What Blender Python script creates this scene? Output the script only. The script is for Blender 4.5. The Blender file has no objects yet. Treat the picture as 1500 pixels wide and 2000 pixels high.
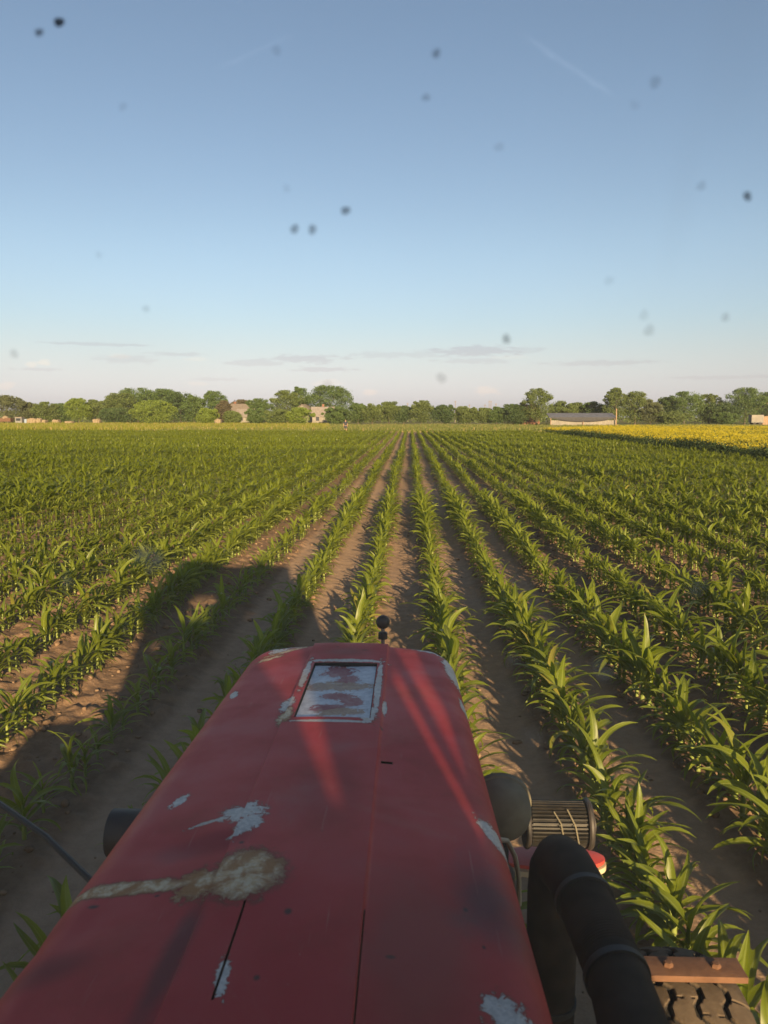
import bpy, bmesh, math, random
import numpy as np
from mathutils import Vector, Matrix
sc = bpy.context.scene
col = sc.collection
R = math.radians
random.seed(7)
rng = np.random.default_rng(11)
CAMH = 2.1
SUN_EL, SUN_AZ = R(13.5), R(12.7)

# ------------------------------------------------------------------ node helpers
def new_mat(name):
    m = bpy.data.materials.new(name); m.use_nodes = True
    nt = m.node_tree; nt.nodes.clear()
    return m, nt
def N(nt, typ, ins=None, **kw):
    n = nt.nodes.new(typ)
    for k, v in kw.items(): setattr(n, k, v)
    for k, v in (ins or {}).items():
        s = n.inputs[k]
        if isinstance(v, bpy.types.NodeSocket): nt.links.new(v, s)
        elif isinstance(v, bpy.types.Node): nt.links.new(v.outputs[0], s)
        else: s.default_value = v
    return n
def c4(c): return (c[0], c[1], c[2], 1.0)
def mth(nt, op, a, b=0.0, clamp=False):
    return N(nt, 'ShaderNodeMath', {0: a, 1: b}, operation=op, use_clamp=clamp).outputs[0]
def mixc(nt, f, a, b):
    n = nt.nodes.new('ShaderNodeMix'); n.data_type = 'RGBA'; n.clamp_factor = True
    for s, v in ((n.inputs[0], f), (n.inputs[6], a), (n.inputs[7], b)):
        if isinstance(v, bpy.types.NodeSocket): nt.links.new(v, s)
        elif isinstance(v, (int, float)): s.default_value = v
        else: s.default_value = c4(v)
    return n.outputs[2]
def maprange(nt, v, a, b, c=0.0, d=1.0, smooth=True):
    n = N(nt, 'ShaderNodeMapRange', {0: v, 1: a, 2: b, 3: c, 4: d}, clamp=True)
    if smooth: n.interpolation_type = 'SMOOTHSTEP'
    return n.outputs[0]
def objco(nt): return N(nt, 'ShaderNodeTexCoord').outputs['Object']
def noise(nt, co, scale, detail=4.0, rough=0.55, dist=0.0):
    return N(nt, 'ShaderNodeTexNoise', {'Vector': co, 'Scale': scale, 'Detail': detail, 'Roughness': rough, 'Distortion': dist}).outputs['Fac']
def out(nt, sh): N(nt, 'ShaderNodeOutputMaterial', {'Surface': sh})
def principled(nt, colr, rough=0.6, metal=0.0, spec=0.5, normal=None):
    ins = {'Base Color': colr if isinstance(colr, bpy.types.NodeSocket) else c4(colr), 'Roughness': rough, 'Metallic': metal, 'Specular IOR Level': spec}
    if normal is not None: ins['Normal'] = normal
    return N(nt, 'ShaderNodeBsdfPrincipled', ins).outputs[0]
def bump(nt, h, strength=0.5, dist=0.01):
    return N(nt, 'ShaderNodeBump', {'Height': h, 'Strength': strength, 'Distance': dist}).outputs[0]
def simple_mat(name, a, b, scale=20.0, rough=0.7, metal=0.0, bs=0.3, bd=0.004, spec=0.5, rand=0.0):
    m, nt = new_mat(name); co = objco(nt)
    f = noise(nt, co, scale, 6)
    f = maprange(nt, f, 0.3, 0.7)
    cl = mixc(nt, f, a, b)
    nn = bump(nt, noise(nt, co, scale * 2.3, 5), bs, bd) if bs else None
    out(nt, principled(nt, cl, rough, metal, spec, nn))
    return m
def leaf_mat(name, a, b, tr, trf=0.35, rough=0.5, rib=None, spec=0.35):
    """two base colours picked by the leaf's own tint attribute and by the plant; thin enough to pass light"""
    m, nt = new_mat(name)
    at = N(nt, 'ShaderNodeAttribute', attribute_name='tint').outputs['Fac']
    oi = N(nt, 'ShaderNodeObjectInfo').outputs['Random']
    f = mth(nt, 'ADD', mth(nt, 'MULTIPLY', at, 0.8), mth(nt, 'MULTIPLY', oi, 0.2))
    cl = mixc(nt, f, a, b)
    tc = mixc(nt, f, tr, tuple(x * 1.25 for x in tr))
    if rib:
        rb = N(nt, 'ShaderNodeAttribute', attribute_name='rib').outputs['Fac']
        cl = mixc(nt, maprange(nt, rb, 0.72, 1.0, 0, 0.6), cl, rib)
    if rib: cl = mixc(nt, maprange(nt, at, 0.965, 0.99, 0, 0.7), cl, (0.21, 0.175, 0.04))
    p = principled(nt, cl, rough, 0.0, spec)
    t = N(nt, 'ShaderNodeBsdfTranslucent', {'Color': tc}).outputs[0]
    out(nt, N(nt, 'ShaderNodeMixShader', {0: trf, 1: p, 2: t}).outputs[0])
    return m

# ------------------------------------------------------------------ object helpers
def tag(o, label=None, cat=None, group=None, kind=None):
    if label: o['label'] = label
    if cat: o['category'] = cat
    if group: o['group'] = group
    if kind: o['kind'] = kind
    return o
def empty(name, loc=(0, 0, 0), rz=0.0):
    o = bpy.data.objects.new(name, None); o.empty_display_size = 0.2
    o.location = loc; o.rotation_euler = (0, 0, rz); col.objects.link(o); return o
def link(name, me, mats, parent=None, loc=None):
    o = bpy.data.objects.new(name, me)
    for m in (mats if isinstance(mats, (list, tuple)) else [mats]):
        if m.name not in [x.name for x in me.materials if x]: me.materials.append(m)
    col.objects.link(o)
    if parent: o.parent = parent
    if loc is not None: o.location = loc
    return o
def smooth(me, ang=35):
    me.shade_smooth(); me.set_sharp_from_angle(angle=R(ang))
def mesh_np(name, v, q, mat_index=None, attrs=None, sm=True):
    """quads only, arrays straight into the mesh"""
    me = bpy.data.meshes.new(name)
    v = np.ascontiguousarray(v, dtype=np.float32); q = np.ascontiguousarray(q, dtype=np.int32)
    me.vertices.add(len(v)); me.vertices.foreach_set('co', v.ravel())
    me.loops.add(q.size); me.loops.foreach_set('vertex_index', q.ravel())
    me.polygons.add(len(q)); me.polygons.foreach_set('loop_start', np.arange(0, q.size, 4, dtype=np.int32))
    if mat_index is not None: me.polygons.foreach_set('material_index', np.ascontiguousarray(mat_index, dtype=np.int32))
    for k, a in (attrs or {}).items():
        at = me.attributes.new(k, 'FLOAT', 'POINT'); at.data.foreach_set('value', np.ascontiguousarray(a, dtype=np.float32))
    me.update(calc_edges=True)
    if sm: me.shade_smooth()
    return me
class MB:
    """collects boxes, tubes and lathes into one mesh"""
    def __init__(s): s.v = []; s.f = []
    def box(s, x0, x1, y0, y1, z0, z1, rot=None, c=None):
        b = len(s.v); p = [Vector((x, y, z)) for x in (x0, x1) for y in (y0, y1) for z in (z0, z1)]
        if rot is not None:
            ce = Vector(c) if c else Vector(((x0 + x1) / 2, (y0 + y1) / 2, (z0 + z1) / 2))
            p = [rot @ (q - ce) + ce for q in p]
        s.v += p
        s.f += [tuple(b + i for i in f) for f in ((0, 1, 3, 2), (4, 6, 7, 5), (0, 4, 5, 1), (2, 3, 7, 6), (0, 2, 6, 4), (1, 5, 7, 3))]
        return s
    def tube(s, pts, rad, n=12, cap=True):
        pts = [Vector(p) for p in pts]
        if not hasattr(rad, '__len__'): rad = [rad] * len(pts)
        b = len(s.v); up = None
        for i, p in enumerate(pts):
            t = (pts[min(i + 1, len(pts) - 1)] - pts[max(i - 1, 0)]).normalized()
            if up is None: up = Vector((0, 0, 1)) if abs(t.z) < 0.9 else Vector((1, 0, 0))
            a = t.cross(up).normalized(); up = a.cross(t).normalized()
            for k in range(n):
                th = 2 * math.pi * k / n
                s.v.append(p + (a * math.cos(th) + up * math.sin(th)) * rad[i])
        for i in range(len(pts) - 1):
            for k in range(n):
                s.f.append((b + i * n + k, b + i * n + (k + 1) % n, b + (i + 1) * n + (k + 1) % n, b + (i + 1) * n + k))
        if cap:
            s.f.append(tuple(b + k for k in reversed(range(n)))); e = b + (len(pts) - 1) * n
            s.f.append(tuple(e + k for k in range(n)))
        return s
    def lathe(s, prof, c, axis, n=32):
        """profile of (radius, along) turned about axis through c"""
        c = Vector(c); ax = Vector(axis).normalized()
        u = ax.cross(Vector((0, 0, 1)) if abs(ax.z) < 0.9 else Vector((1, 0, 0))).normalized(); w = ax.cross(u)
        b = len(s.v); m = len(prof)
        for r, h in prof:
            for k in range(n):
                th = 2 * math.pi * k / n
                s.v.append(c + ax * h + (u * math.cos(th) + w * math.sin(th)) * r)
        for i in range(m - 1):
            for k in range(n):
                s.f.append((b + i * n + k, b + i * n + (k + 1) % n, b + (i + 1) * n + (k + 1) % n, b + (i + 1) * n + k))
        if prof[0][0] > 1e-4: s.f.append(tuple(b + k for k in reversed(range(n))))
        if prof[-1][0] > 1e-4: s.f.append(tuple(b + (m - 1) * n + k for k in range(n)))
        return s
    def prism(s, poly, d0, d1, axis='x'):
        """polygon in the plane across the axis, given thickness d0..d1"""
        def pt(a, b, d): return Vector((d, a, b)) if axis == 'x' else Vector((a, d, b)) if axis == 'y' else Vector((a, b, d))
        b = len(s.v); n = len(poly)
        for d in (d0, d1): s.v += [pt(p[0], p[1], d) for p in poly]
        s.f.append(tuple(range(b, b + n))); s.f.append(tuple(reversed(range(b + n, b + 2 * n))))
        for i in range(n): s.f.append((b + i, b + n + i, b + n + (i + 1) % n, b + (i + 1) % n))
        return s
    def build(s, name, mat, parent=None, loc=None, bevel=0.0, ang=35):
        me = bpy.data.meshes.new(name); me.from_pydata([tuple(v) for v in s.v], [], s.f)
        bm = bmesh.new(); bm.from_mesh(me)
        if bevel: bmesh.ops.bevel(bm, geom=[e for e in bm.edges if len(e.link_faces) == 2 and e.calc_face_angle(0) > 0.7], offset=bevel, segments=2, affect='EDGES', profile=0.7)
        bmesh.ops.recalc_face_normals(bm, faces=bm.faces)
        bm.to_mesh(me); bm.free(); smooth(me, ang)
        return link(name, me, mat, parent, loc)

def lattice(shape_seed, x, y, scale):
    """smooth value noise at points x, y"""
    r = np.random.default_rng(shape_seed); T = r.random((256, 256))
    fx, fy = x / scale, y / scale
    ix, iy = np.floor(fx).astype(int), np.floor(fy).astype(int)
    tx, ty = fx - ix, fy - iy
    tx = tx * tx * (3 - 2 * tx); ty = ty * ty * (3 - 2 * ty)
    g = lambda a, b: T[a % 256, b % 256]
    return (g(ix, iy) * (1 - tx) + g(ix + 1, iy) * tx) * (1 - ty) + (g(ix, iy + 1) * (1 - tx) + g(ix + 1, iy + 1) * tx) * ty - 0.5

# ------------------------------------------------------------------ camera
cam = bpy.data.cameras.new('camera'); co_ = bpy.data.objects.new('camera', cam); col.objects.link(co_)
cam.sensor_fit = 'HORIZONTAL'; cam.sensor_width = 36; cam.lens = 36
cam.clip_start = 0.02; cam.clip_end = 8000
co_.location = (0, 0, CAMH); co_.rotation_euler = (R(90 - 7.03), 0, R(1.9))
cam.dof.use_dof = True; cam.dof.focus_distance = 9.0; cam.dof.aperture_fstop = 12.0
sc.camera = co_
def project(x, y, z):
    cy, sy, cp, sp = math.cos(R(1.9)), math.sin(R(1.9)), math.cos(R(7.03)), math.sin(R(7.03))
    z = z - CAMH
    r = x * cy + y * sy; f0 = -x * sy + y * cy
    f = f0 * cp - z * sp; u = f0 * sp + z * cp
    return 750 + 1500 * r / f, 1000 - 1500 * u / f, f

# ------------------------------------------------------------------ world, sun
w = bpy.data.worlds.new('World'); sc.world = w; w.use_nodes = True
nt = w.node_tree; nt.nodes.clear()
sky = N(nt, 'ShaderNodeTexSky'); sky.sky_type = 'NISHITA'; sky.sun_disc = False
sky.sun_elevation = SUN_EL; sky.sun_rotation = R(180) - SUN_AZ
sky.air_density = 1.0; sky.dust_density = 0.7; sky.ozone_density = 1.0; sky.altitude = 100
gen = N(nt, 'ShaderNodeTexCoord').outputs['Generated']
sep = N(nt, 'ShaderNodeSeparateXYZ', {0: gen})
X, Y, Z = sep.outputs
az = mth(nt, 'ARCTAN2', X, Y)
el = mth(nt, 'ARCSINE', Z)
def cloud(scx, scz, seed, lo, hi, e0, e1, e2, e3, detail=6):
    v = N(nt, 'ShaderNodeCombineXYZ', {0: mth(nt, 'MULTIPLY', az, scx), 1: mth(nt, 'MULTIPLY', el, scz), 2: seed}).outputs[0]
    n = N(nt, 'ShaderNodeTexNoise', {'Vector': v, 'Scale': 1.0, 'Detail': detail, 'Roughness': 0.55}).outputs['Fac']
    m = maprange(nt, n, lo, hi)
    band = mth(nt, 'MULTIPLY', maprange(nt, el, R(e0), R(e1)), maprange(nt, el, R(e2), R(e3), 1, 0))
    return mth(nt, 'MULTIPLY', m, band)
skyc = sky.outputs[0]
puffs = cloud(34, 110, 9.1, 0.66, 0.74, 0.8, 1.5, 3.0, 4.0, 4)
vn = N(nt, 'ShaderNodeCombineXYZ', {0: mth(nt, 'MULTIPLY', az, 60), 1: mth(nt, 'MULTIPLY', el, 260), 2: 1.7}).outputs[0]
cn = N(nt, 'ShaderNodeTexNoise', {'Vector': vn, 'Scale': 1.0, 'Detail': 7.0, 'Roughness': 0.62}).outputs['Fac']
def bank(px, py, w_, h_, k):
    a0, e0, ra, re = math.atan((px - 800) / 1500), math.atan((815 - py) / 1500), w_ / 3000, h_ / 3000
    dx = mth(nt, 'DIVIDE', mth(nt, 'SUBTRACT', az, a0), ra); dz = mth(nt, 'DIVIDE', mth(nt, 'SUBTRACT', el, e0), re)
    dd = mth(nt, 'SQRT', mth(nt, 'ADD', mth(nt, 'MULTIPLY', dx, dx), mth(nt, 'MULTIPLY', dz, dz)))
    dd = mth(nt, 'ADD', dd, mth(nt, 'MULTIPLY', mth(nt, 'SUBTRACT', cn, 0.5), 2.6))
    return mth(nt, 'MULTIPLY', maprange(nt, dd, 0.55, 1.15, 1, 0), k)
strat = None
for bk in ((935, 690, 190, 22, .9), (600, 704, 150, 18, .8), (640, 724, 130, 10, .7), (770, 696, 220, 14, .5), (190, 684, 170, 7, .7), (255, 710, 130, 16, .5), (500, 712, 120, 14, .6), (1160, 715, 230, 10, .6), (350, 699, 110, 8, .6), (430, 744, 110, 7, .4), (75, 731, 80, 6, .5), (1390, 745, 240, 7, .4), (920, 708, 160, 12, .5), (1010, 690, 100, 14, .5)):
    m_ = bank(*bk); strat = m_ if strat is None else mth(nt, 'MAXIMUM', strat, m_)
pf = None
for bk in ((62, 723, 20, 12, .9), (88, 720, 24, 12, 1.), (723, 767, 30, 14, .9), (945, 765, 50, 16, .9), (235, 705, 40, 9, .6), (8, 760, 30, 16, .7), (390, 752, 40, 9, .5), (640, 749, 60, 14, .6), (985, 702, 90, 9, .35), (385, 707, 50, 8, .5)):
    m_ = bank(*bk); pf = m_ if pf is None else mth(nt, 'MAXIMUM', pf, m_)
puffs = mth(nt, 'MAXIMUM', mth(nt, 'MULTIPLY', puffs, 0.25), pf)
veil = maprange(nt, el, R(0.5), R(7.5), 0.95, 0.0)
def mul(a, k): return N(nt, 'ShaderNodeVectorMath', {0: a, 1: k}, operation='MULTIPLY').outputs[0]
bwn = N(nt, 'ShaderNodeRGBToBW', {0: skyc}).outputs[0]
hz = mul(N(nt, 'ShaderNodeCombineXYZ', {0: bwn, 1: bwn, 2: bwn}).outputs[0], (1.01, 1.0, 1.02))
c0 = mixc(nt, mth(nt, 'MULTIPLY', veil, 0.75), skyc, hz)
lowf = maprange(nt, el, R(1), R(13), 0.76, 1.0)
c0 = mul(c0, N(nt, 'ShaderNodeCombineXYZ', {0: mth(nt, 'MULTIPLY', lowf, maprange(nt, el, R(3), R(14), 1.0, 0.98)), 1: mth(nt, 'MULTIPLY', lowf, 0.962), 2: mth(nt, 'MULTIPLY', lowf, maprange(nt, el, R(3), R(14), 1.06, 0.99))}).outputs[0])
c0 = mixc(nt, 0.08, c0, mul(hz, (0.98, 0.98, 0.98)))
c1 = mixc(nt, mth(nt, 'MULTIPLY', strat, 0.95), c0, mul(c0, (0.87, 0.81, 0.84)))
c2 = mixc(nt, mth(nt, 'MULTIPLY', puffs, 0.8), c1, mul(c1, (1.16, 1.06, 0.99)))
def trail(a0, e0, a1, e1, wd, k):
    L = math.hypot(a1 - a0, e1 - e0); ux, uz = (a1 - a0) / L, (e1 - e0) / L
    da, de = mth(nt, 'SUBTRACT', az, (a0 + a1) / 2), mth(nt, 'SUBTRACT', el, (e0 + e1) / 2)
    t = mth(nt, 'ADD', mth(nt, 'MULTIPLY', da, ux), mth(nt, 'MULTIPLY', de, uz))
    n_ = mth(nt, 'ADD', mth(nt, 'MULTIPLY', da, -uz), mth(nt, 'MULTIPLY', de, ux))
    vv = N(nt, 'ShaderNodeCombineXYZ', {0: mth(nt, 'MULTIPLY', t, 60), 1: mth(nt, 'MULTIPLY', n_, 220), 2: 4.0}).outputs[0]
    ns = N(nt, 'ShaderNodeTexNoise', {'Vector': vv, 'Scale': 1.0, 'Detail': 5.0}).outputs['Fac']
    n_ = mth(nt, 'ABSOLUTE', mth(nt, 'ADD', n_, mth(nt, 'MULTIPLY', mth(nt, 'SUBTRACT', ns, .5), wd * 1.2)))
    m_ = mth(nt, 'MULTIPLY', maprange(nt, n_, 0, wd, 1, 0), maprange(nt, mth(nt, 'ABSOLUTE', t), L * .3, L * .55, 1, 0))
    return mth(nt, 'MULTIPLY', mth(nt, 'MULTIPLY', m_, ns), k)
tr2 = mth(nt, 'MAXIMUM', trail(0.1306, 0.431, 0.2459, 0.3593, 0.0055, 1.1), trail(-0.2372, 0.3929, -0.1419, 0.4324, 0.004, 0.6))
c2 = mixc(nt, tr2, c2, mul(c2, (1.22, 1.16, 1.12)))
bg = N(nt, 'ShaderNodeBackground', {'Color': c2, 'Strength': 0.0545})
N(nt, 'ShaderNodeOutputWorld', {'Surface': bg.outputs[0]})
sd = bpy.data.lights.new('sun', 'SUN'); so = bpy.data.objects.new('sun', sd); col.objects.link(so)
sd.energy = 5.0; sd.angle = R(0.6); sd.color = (1.0, 0.71, 0.39)
d = Vector((-math.sin(SUN_AZ) * math.cos(SUN_EL), math.cos(SUN_AZ) * math.cos(SUN_EL), -math.sin(SUN_EL)))
so.rotation_euler = d.to_track_quat('-Z', 'Y').to_euler(); so.location = (3, -10, 8)
sc.view_settings.view_transform = 'Standard'; sc.view_settings.look = 'None'
sc.view_settings.exposure = 1.46; sc.view_settings.gamma = 1.0
sc.cycles.max_bounces = 8; sc.cycles.transparent_max_bounces = 12
sc.cycles.use_denoising = True

# ------------------------------------------------------------------ ground
ROW0, ROWS = 0.28, 0.72
FIELD_END = 100.0
def ground_h(x, y):
    x = np.asarray(x, float); y = np.asarray(y, float)
    ph = (x - ROW0) / ROWS; ph = np.abs(ph - np.round(ph))           # 0 on the row, .5 mid alley
    comp = compact(x, y)
    fade = np.clip(1.3 - y / 60.0, 0, 1)
    h = 0.018 * np.cos(2 * np.pi * ph) * fade
    cl = 0.050 * lattice(1, x, y, 0.11) + 0.034 * lattice(2, x, y, 0.055)
    cl = np.maximum(cl, -0.006)
    h = h + cl * (1 - 0.86 * comp) * fade + 0.02 * lattice(3, x, y, 0.7) * fade - 0.014 * comp * fade
    return np.where(y < FIELD_END + 8, h, 0.0)
def compact(x, y):
    """wheel tracks pressed flat between the rows"""
    m = np.zeros_like(np.asarray(x, float))
    wob = 0.05 * lattice(5, np.zeros_like(x) + 3, y, 2.5)
    for c, hw, k in ((-1.50, 0.19, 1.0), (-0.80, 0.21, 1.0), (-0.07, 0.17, 0.7), (0.64, 0.17, 0.9), (1.37, 0.16, 0.9)):
        dd = np.abs(x + wob - c)
        m = np.maximum(m, k * np.clip((hw + 0.07 - dd) / 0.09, 0, 1))
    return m
def graded(f0, f1, step, lo, hi, g=1.13):
    a = list(np.arange(f0, f1 + 1e-6, step)); s = step
    while a[-1] < hi: s *= g; a.append(a[-1] + s)
    s = step
    while a[0] > lo: s *= g; a.insert(0, a[0] - s)
    return np.array(a)
gx = graded(-4.6, 4.6, 0.026, -4000, 4000); gy = graded(0.6, 13.0, 0.03, -300, 5000)
GX, GY = np.meshgrid(gx, gy)
v = np.stack([GX, GY, ground_h(GX, GY)], -1).reshape(-1, 3)
nx, ny = len(gx), len(gy)
ii = (np.arange(ny - 1)[:, None] * nx + np.arange(nx - 1)[None]).ravel()
q = np.stack([ii, ii + 1, ii + nx + 1, ii + nx], 1)
me = mesh_np('ground', v, q, attrs={'compact': compact(GX, GY).ravel()})
m, nt = new_mat('soil_and_grass'); co = objco(nt)
cp = N(nt, 'ShaderNodeAttribute', attribute_name='compact').outputs['Fac']
n1 = noise(nt, co, 9, 7, 0.65); n2 = noise(nt, co, 60, 6, 0.6); n3 = noise(nt, co, 1.3, 4)
soil = mixc(nt, maprange(nt, n1, 0.3, 0.72), (0.150, 0.096, 0.060), (0.235, 0.155, 0.097))
trk = mixc(nt, maprange(nt, n1, 0.3, 0.7), (0.29, 0.198, 0.128), (0.36, 0.25, 0.165))
soil = mixc(nt, mth(nt, 'MULTIPLY', cp, maprange(nt, n3, 0.25, 0.5, 0.6, 1)), soil, trk)
soil = mixc(nt, maprange(nt, n2, 0.6, 0.75, 0, 0.35), soil, (0.30, 0.23, 0.16))
sepg = N(nt, 'ShaderNodeSeparateXYZ', {0: co})
gr = mixc(nt, maprange(nt, noise(nt, co, 0.05, 5), 0.35, 0.65), (0.085, 0.105, 0.028), (0.13, 0.135, 0.035))
gr = mixc(nt, maprange(nt, noise(nt, co, 0.8, 5), 0.4, 0.7), gr, (0.17, 0.14, 0.05))
edge = mth(nt, 'ADD', sepg.outputs[1], mth(nt, 'MULTIPLY', noise(nt, co, 0.3, 3), 3.0))
isg = maprange(nt, edge, FIELD_END + 6.5, FIELD_END + 8.5)
cl = mixc(nt, isg, soil, gr)
b1 = N(nt, 'ShaderNodeBump', {'Height': n2, 'Strength': 0.55, 'Distance': 0.012})
b2 = N(nt, 'ShaderNodeBump', {'Height': n1, 'Strength': 0.6, 'Distance': 0.03, 'Normal': b1.outputs[0]})
out(nt, principled(nt, cl, 0.95, 0, 0.15, b2.outputs[0]))
tag(link('ground', me, m), kind='structure')

# loose clods on the tilled strips
r = np.random.default_rng(8)
bmc = bmesh.new(); bmesh.ops.create_cube(bmc, size=1.0); bmesh.ops.subdivide_edges(bmc, edges=bmc.edges[:], cuts=1, use_grid_fill=True)
cv = np.array([v.co[:] for v in bmc.verts]); cv /= np.linalg.norm(cv, axis=1)[:, None]; cq = np.array([[v.index for v in f.verts] for f in bmc.faces]); bmc.free()
n = 9000
P = np.stack([r.uniform(-4.5, 6.5, n), 1.2 + 15 * r.random(n) ** 1.5], 1)
P = P[(compact(P[:, 0], P[:, 1]) < 0.15) | (r.random(n) < 0.10)]; n = len(P)
sz = 0.006 + 0.028 * r.random(n) ** 3.0
V = cv[None] * (sz[:, None, None] * np.stack([r.uniform(.7, 1.3, n), r.uniform(.7, 1.3, n), r.uniform(.5, .9, n)], 1)[:, None, :]) * r.uniform(0.75, 1.2, (n, len(cv), 1))
V = V + np.stack([P[:, 0], P[:, 1], ground_h(P[:, 0], P[:, 1]) + sz * 0.3], 1)[:, None, :]
Q = cq[None] + (np.arange(n) * len(cv))[:, None, None]
me = mesh_np('soil_clods', V.reshape(-1, 3), Q.reshape(-1, 4), sm=False)
tag(link('soil_clods', me, simple_mat('clod_soil', (0.14, 0.09, 0.056), (0.24, 0.165, 0.105), 25, 0.95, bs=0.4, bd=.004, spec=.1)), 'loose crumbly soil clods between the corn rows', 'soil', kind='stuff')

# ------------------------------------------------------------------ corn
CORN = leaf_mat('corn_leaf', (0.080, 0.106, 0.009), (0.132, 0.160, 0.014), (0.34, 0.39, 0.020), 0.36, 0.42, rib=(0.22, 0.26, 0.07))
STALK = leaf_mat('corn_stalk', (0.17, 0.22, 0.05), (0.22, 0.26, 0.07), (0.28, 0.36, 0.06), 0.12, 0.5)
def corn_leaf(r, h0, azm, L, W, e0, droop, segs, mid=True, twist=0.0, fold=0.22):
    t = np.linspace(0, 1, segs + 1)
    e = e0 - droop * t ** 1.35
    st = L / segs
    hr = np.concatenate([[0], np.cumsum(np.cos(e[:-1]) * st)]); hz = np.concatenate([[0], np.cumsum(np.sin(e[:-1]) * st)])
    curl = r.uniform(-0.5, 0.5); a = azm + curl * t ** 2
    dx, dy = np.cos(a), np.sin(a)
    p = np.stack([hr * dx, hr * dy, h0 + hz], 1)
    tan = np.gradient(p, axis=0); tan /= np.linalg.norm(tan, axis=1)[:, None]
    side = np.stack([-dy, dx, 0 * dx], 1); nor = np.cross(tan, side)
    tw = twist * t
    side2 = side * np.cos(tw)[:, None] + nor * np.sin(tw)[:, None]; nor2 = np.cross(tan, side2)
    wd = W * np.clip(0.42 + t * 3.0, 0, 1) * np.clip(1 - t ** 2.6, 0.0, 1) ** 0.8 + 0.001
    rip = 0.10 * np.sin(t * r.uniform(9, 15) + r.uniform(0, 6)) * wd
    l = p + side2 * (wd / 2)[:, None] - nor2 * (fold * wd - rip)[:, None] * -1
    rr = p - side2 * (wd / 2)[:, None] + nor2 * (fold * wd + rip)[:, None]
    n = segs + 1; i = np.arange(segs)
    if mid:
        v = np.concatenate([l, p, rr]); f = np.concatenate([np.stack([i, i + 1, n + i + 1, n + i], 1), np.stack([n + i, n + i + 1, 2 * n + i + 1, 2 * n + i], 1)])
        rib = np.concatenate([np.zeros(n), np.ones(n), np.zeros(n)])
    else:
        v = np.concatenate([l, rr]); f = np.stack([i, i + 1, n + i + 1, n + i], 1); rib = np.zeros(2 * n)
    return v, f, rib
def corn_proto(seed, lod):
    r = np.random.default_rng(seed)
    V, Fc, RB, TI, MI = [], [], [], [], []; off = 0
    def add(v, f, rib, ti, mi):
        nonlocal off
        V.append(v); Fc.append(f + off); RB.append(rib); TI.append(np.full(len(v), ti)); MI.append(np.full(len(f), mi)); off += len(v)
    nl = {0: 12, 1: 11, 2: 9, 3: 7}[lod]; segs = {0: 10, 1: 7, 2: 4, 3: 2}[lod]
    H = 0.20
    k = {0: 8, 1: 5, 2: 3, 3: 3}[lod]
    hs = np.array([-0.03, 0.05, 0.14, H]) if lod < 2 else np.array([-0.03, H])
    rad = np.interp(hs, [-0.03, 0.05, 0.14, H], [0.012, 0.0125, 0.0105, 0.006])
    lean = r.uniform(-0.03, 0.03, 2)
    th = np.arange(k) * 2 * np.pi / k
    sv = np.stack([np.outer(rad, np.cos(th)) + np.outer(hs, th * 0 + lean[0]), np.outer(rad, np.sin(th)) + np.outer(hs, th * 0 + lean[1]), np.outer(hs, th * 0 + 1)], -1).reshape(-1, 3)
    fs = [(i * k + j, i * k + (j + 1) % k, (i + 1) * k + (j + 1) % k, (i + 1) * k + j) for i in range(len(hs) - 1) for j in range(k)]
    add(sv, np.array(fs), np.zeros(len(sv)), r.random(), 1)
    plane = r.uniform(-0.7, 0.7)
    for j in range(nl):
        u = j / (nl - 1)
        azm = plane + (j % 2) * np.pi + r.normal(0, 0.38)
        h0 = 0.02 + 0.17 * u
        L = (0.12 + 0.200 * math.sin(min(1, u * 1.25 + 0.12) * np.pi / 2)) * r.uniform(0.82, 1.12) * (1 - 0.25 * max(0, u - 0.8) / 0.2)
        e0 = R(40 + 36 * u ** 1.5 + r.normal(0, 9))
        droop = R(118 - 62 * u ** 2 + r.normal(0, 22))
        W = (0.019 + 0.0215 * min(1, u * 1.6)) * r.uniform(0.85, 1.15)
        if lod == 3: W *= 1.25
        v, f, rib = corn_leaf(r, h0, azm, L, W, e0, droop, segs, mid=lod < 2, twist=r.normal(0, 0.5))
        v[:, 0] += h0 * lean[0]; v[:, 1] += h0 * lean[1]
        add(v, f, rib, r.random(), 0)
    return np.concatenate(V), np.concatenate(Fc), np.concatenate(RB), np.concatenate(TI), np.concatenate(MI)

# every plant of the field
PL = []
for k in range(-106, 22):
    x0 = ROW0 + ROWS * k
    ymax = FIELD_END
    y = -5.0; sp = 0.21 if k == -3 else 0.105 if k < -3 else 0.125
    if abs(x0) > 12: y = max(y, (abs(x0) - 12) / 0.62)
    rr = np.random.default_rng(500 + k)
    while y < ymax:
        far = 1.0 if y < 45 else 1.15
        y += sp * far * rr.uniform(0.55, 1.5)
        if rr.random() < (0.05 if k != -3 else 0.12): continue
        x = x0 + rr.normal(0, 0.022) + 0.03 * math.sin(y * 0.21 + k)
        PL.append((x, y, k))
PL = np.array(PL)
vig = 1.0 + 0.5 * lattice(21, PL[:, 0], PL[:, 1], 3.2) + 0.25 * lattice(22, PL[:, 0], PL[:, 1], 14)
size = np.where(PL[:, 1] < 5.5, 0.9, 1.0) * np.where((PL[:, 2] >= -3) & (PL[:, 2] <= 0), 1.04, 1.08) * np.clip(vig * rng.normal(1.02, 0.15, len(PL)), 0.6, 1.35)
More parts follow.
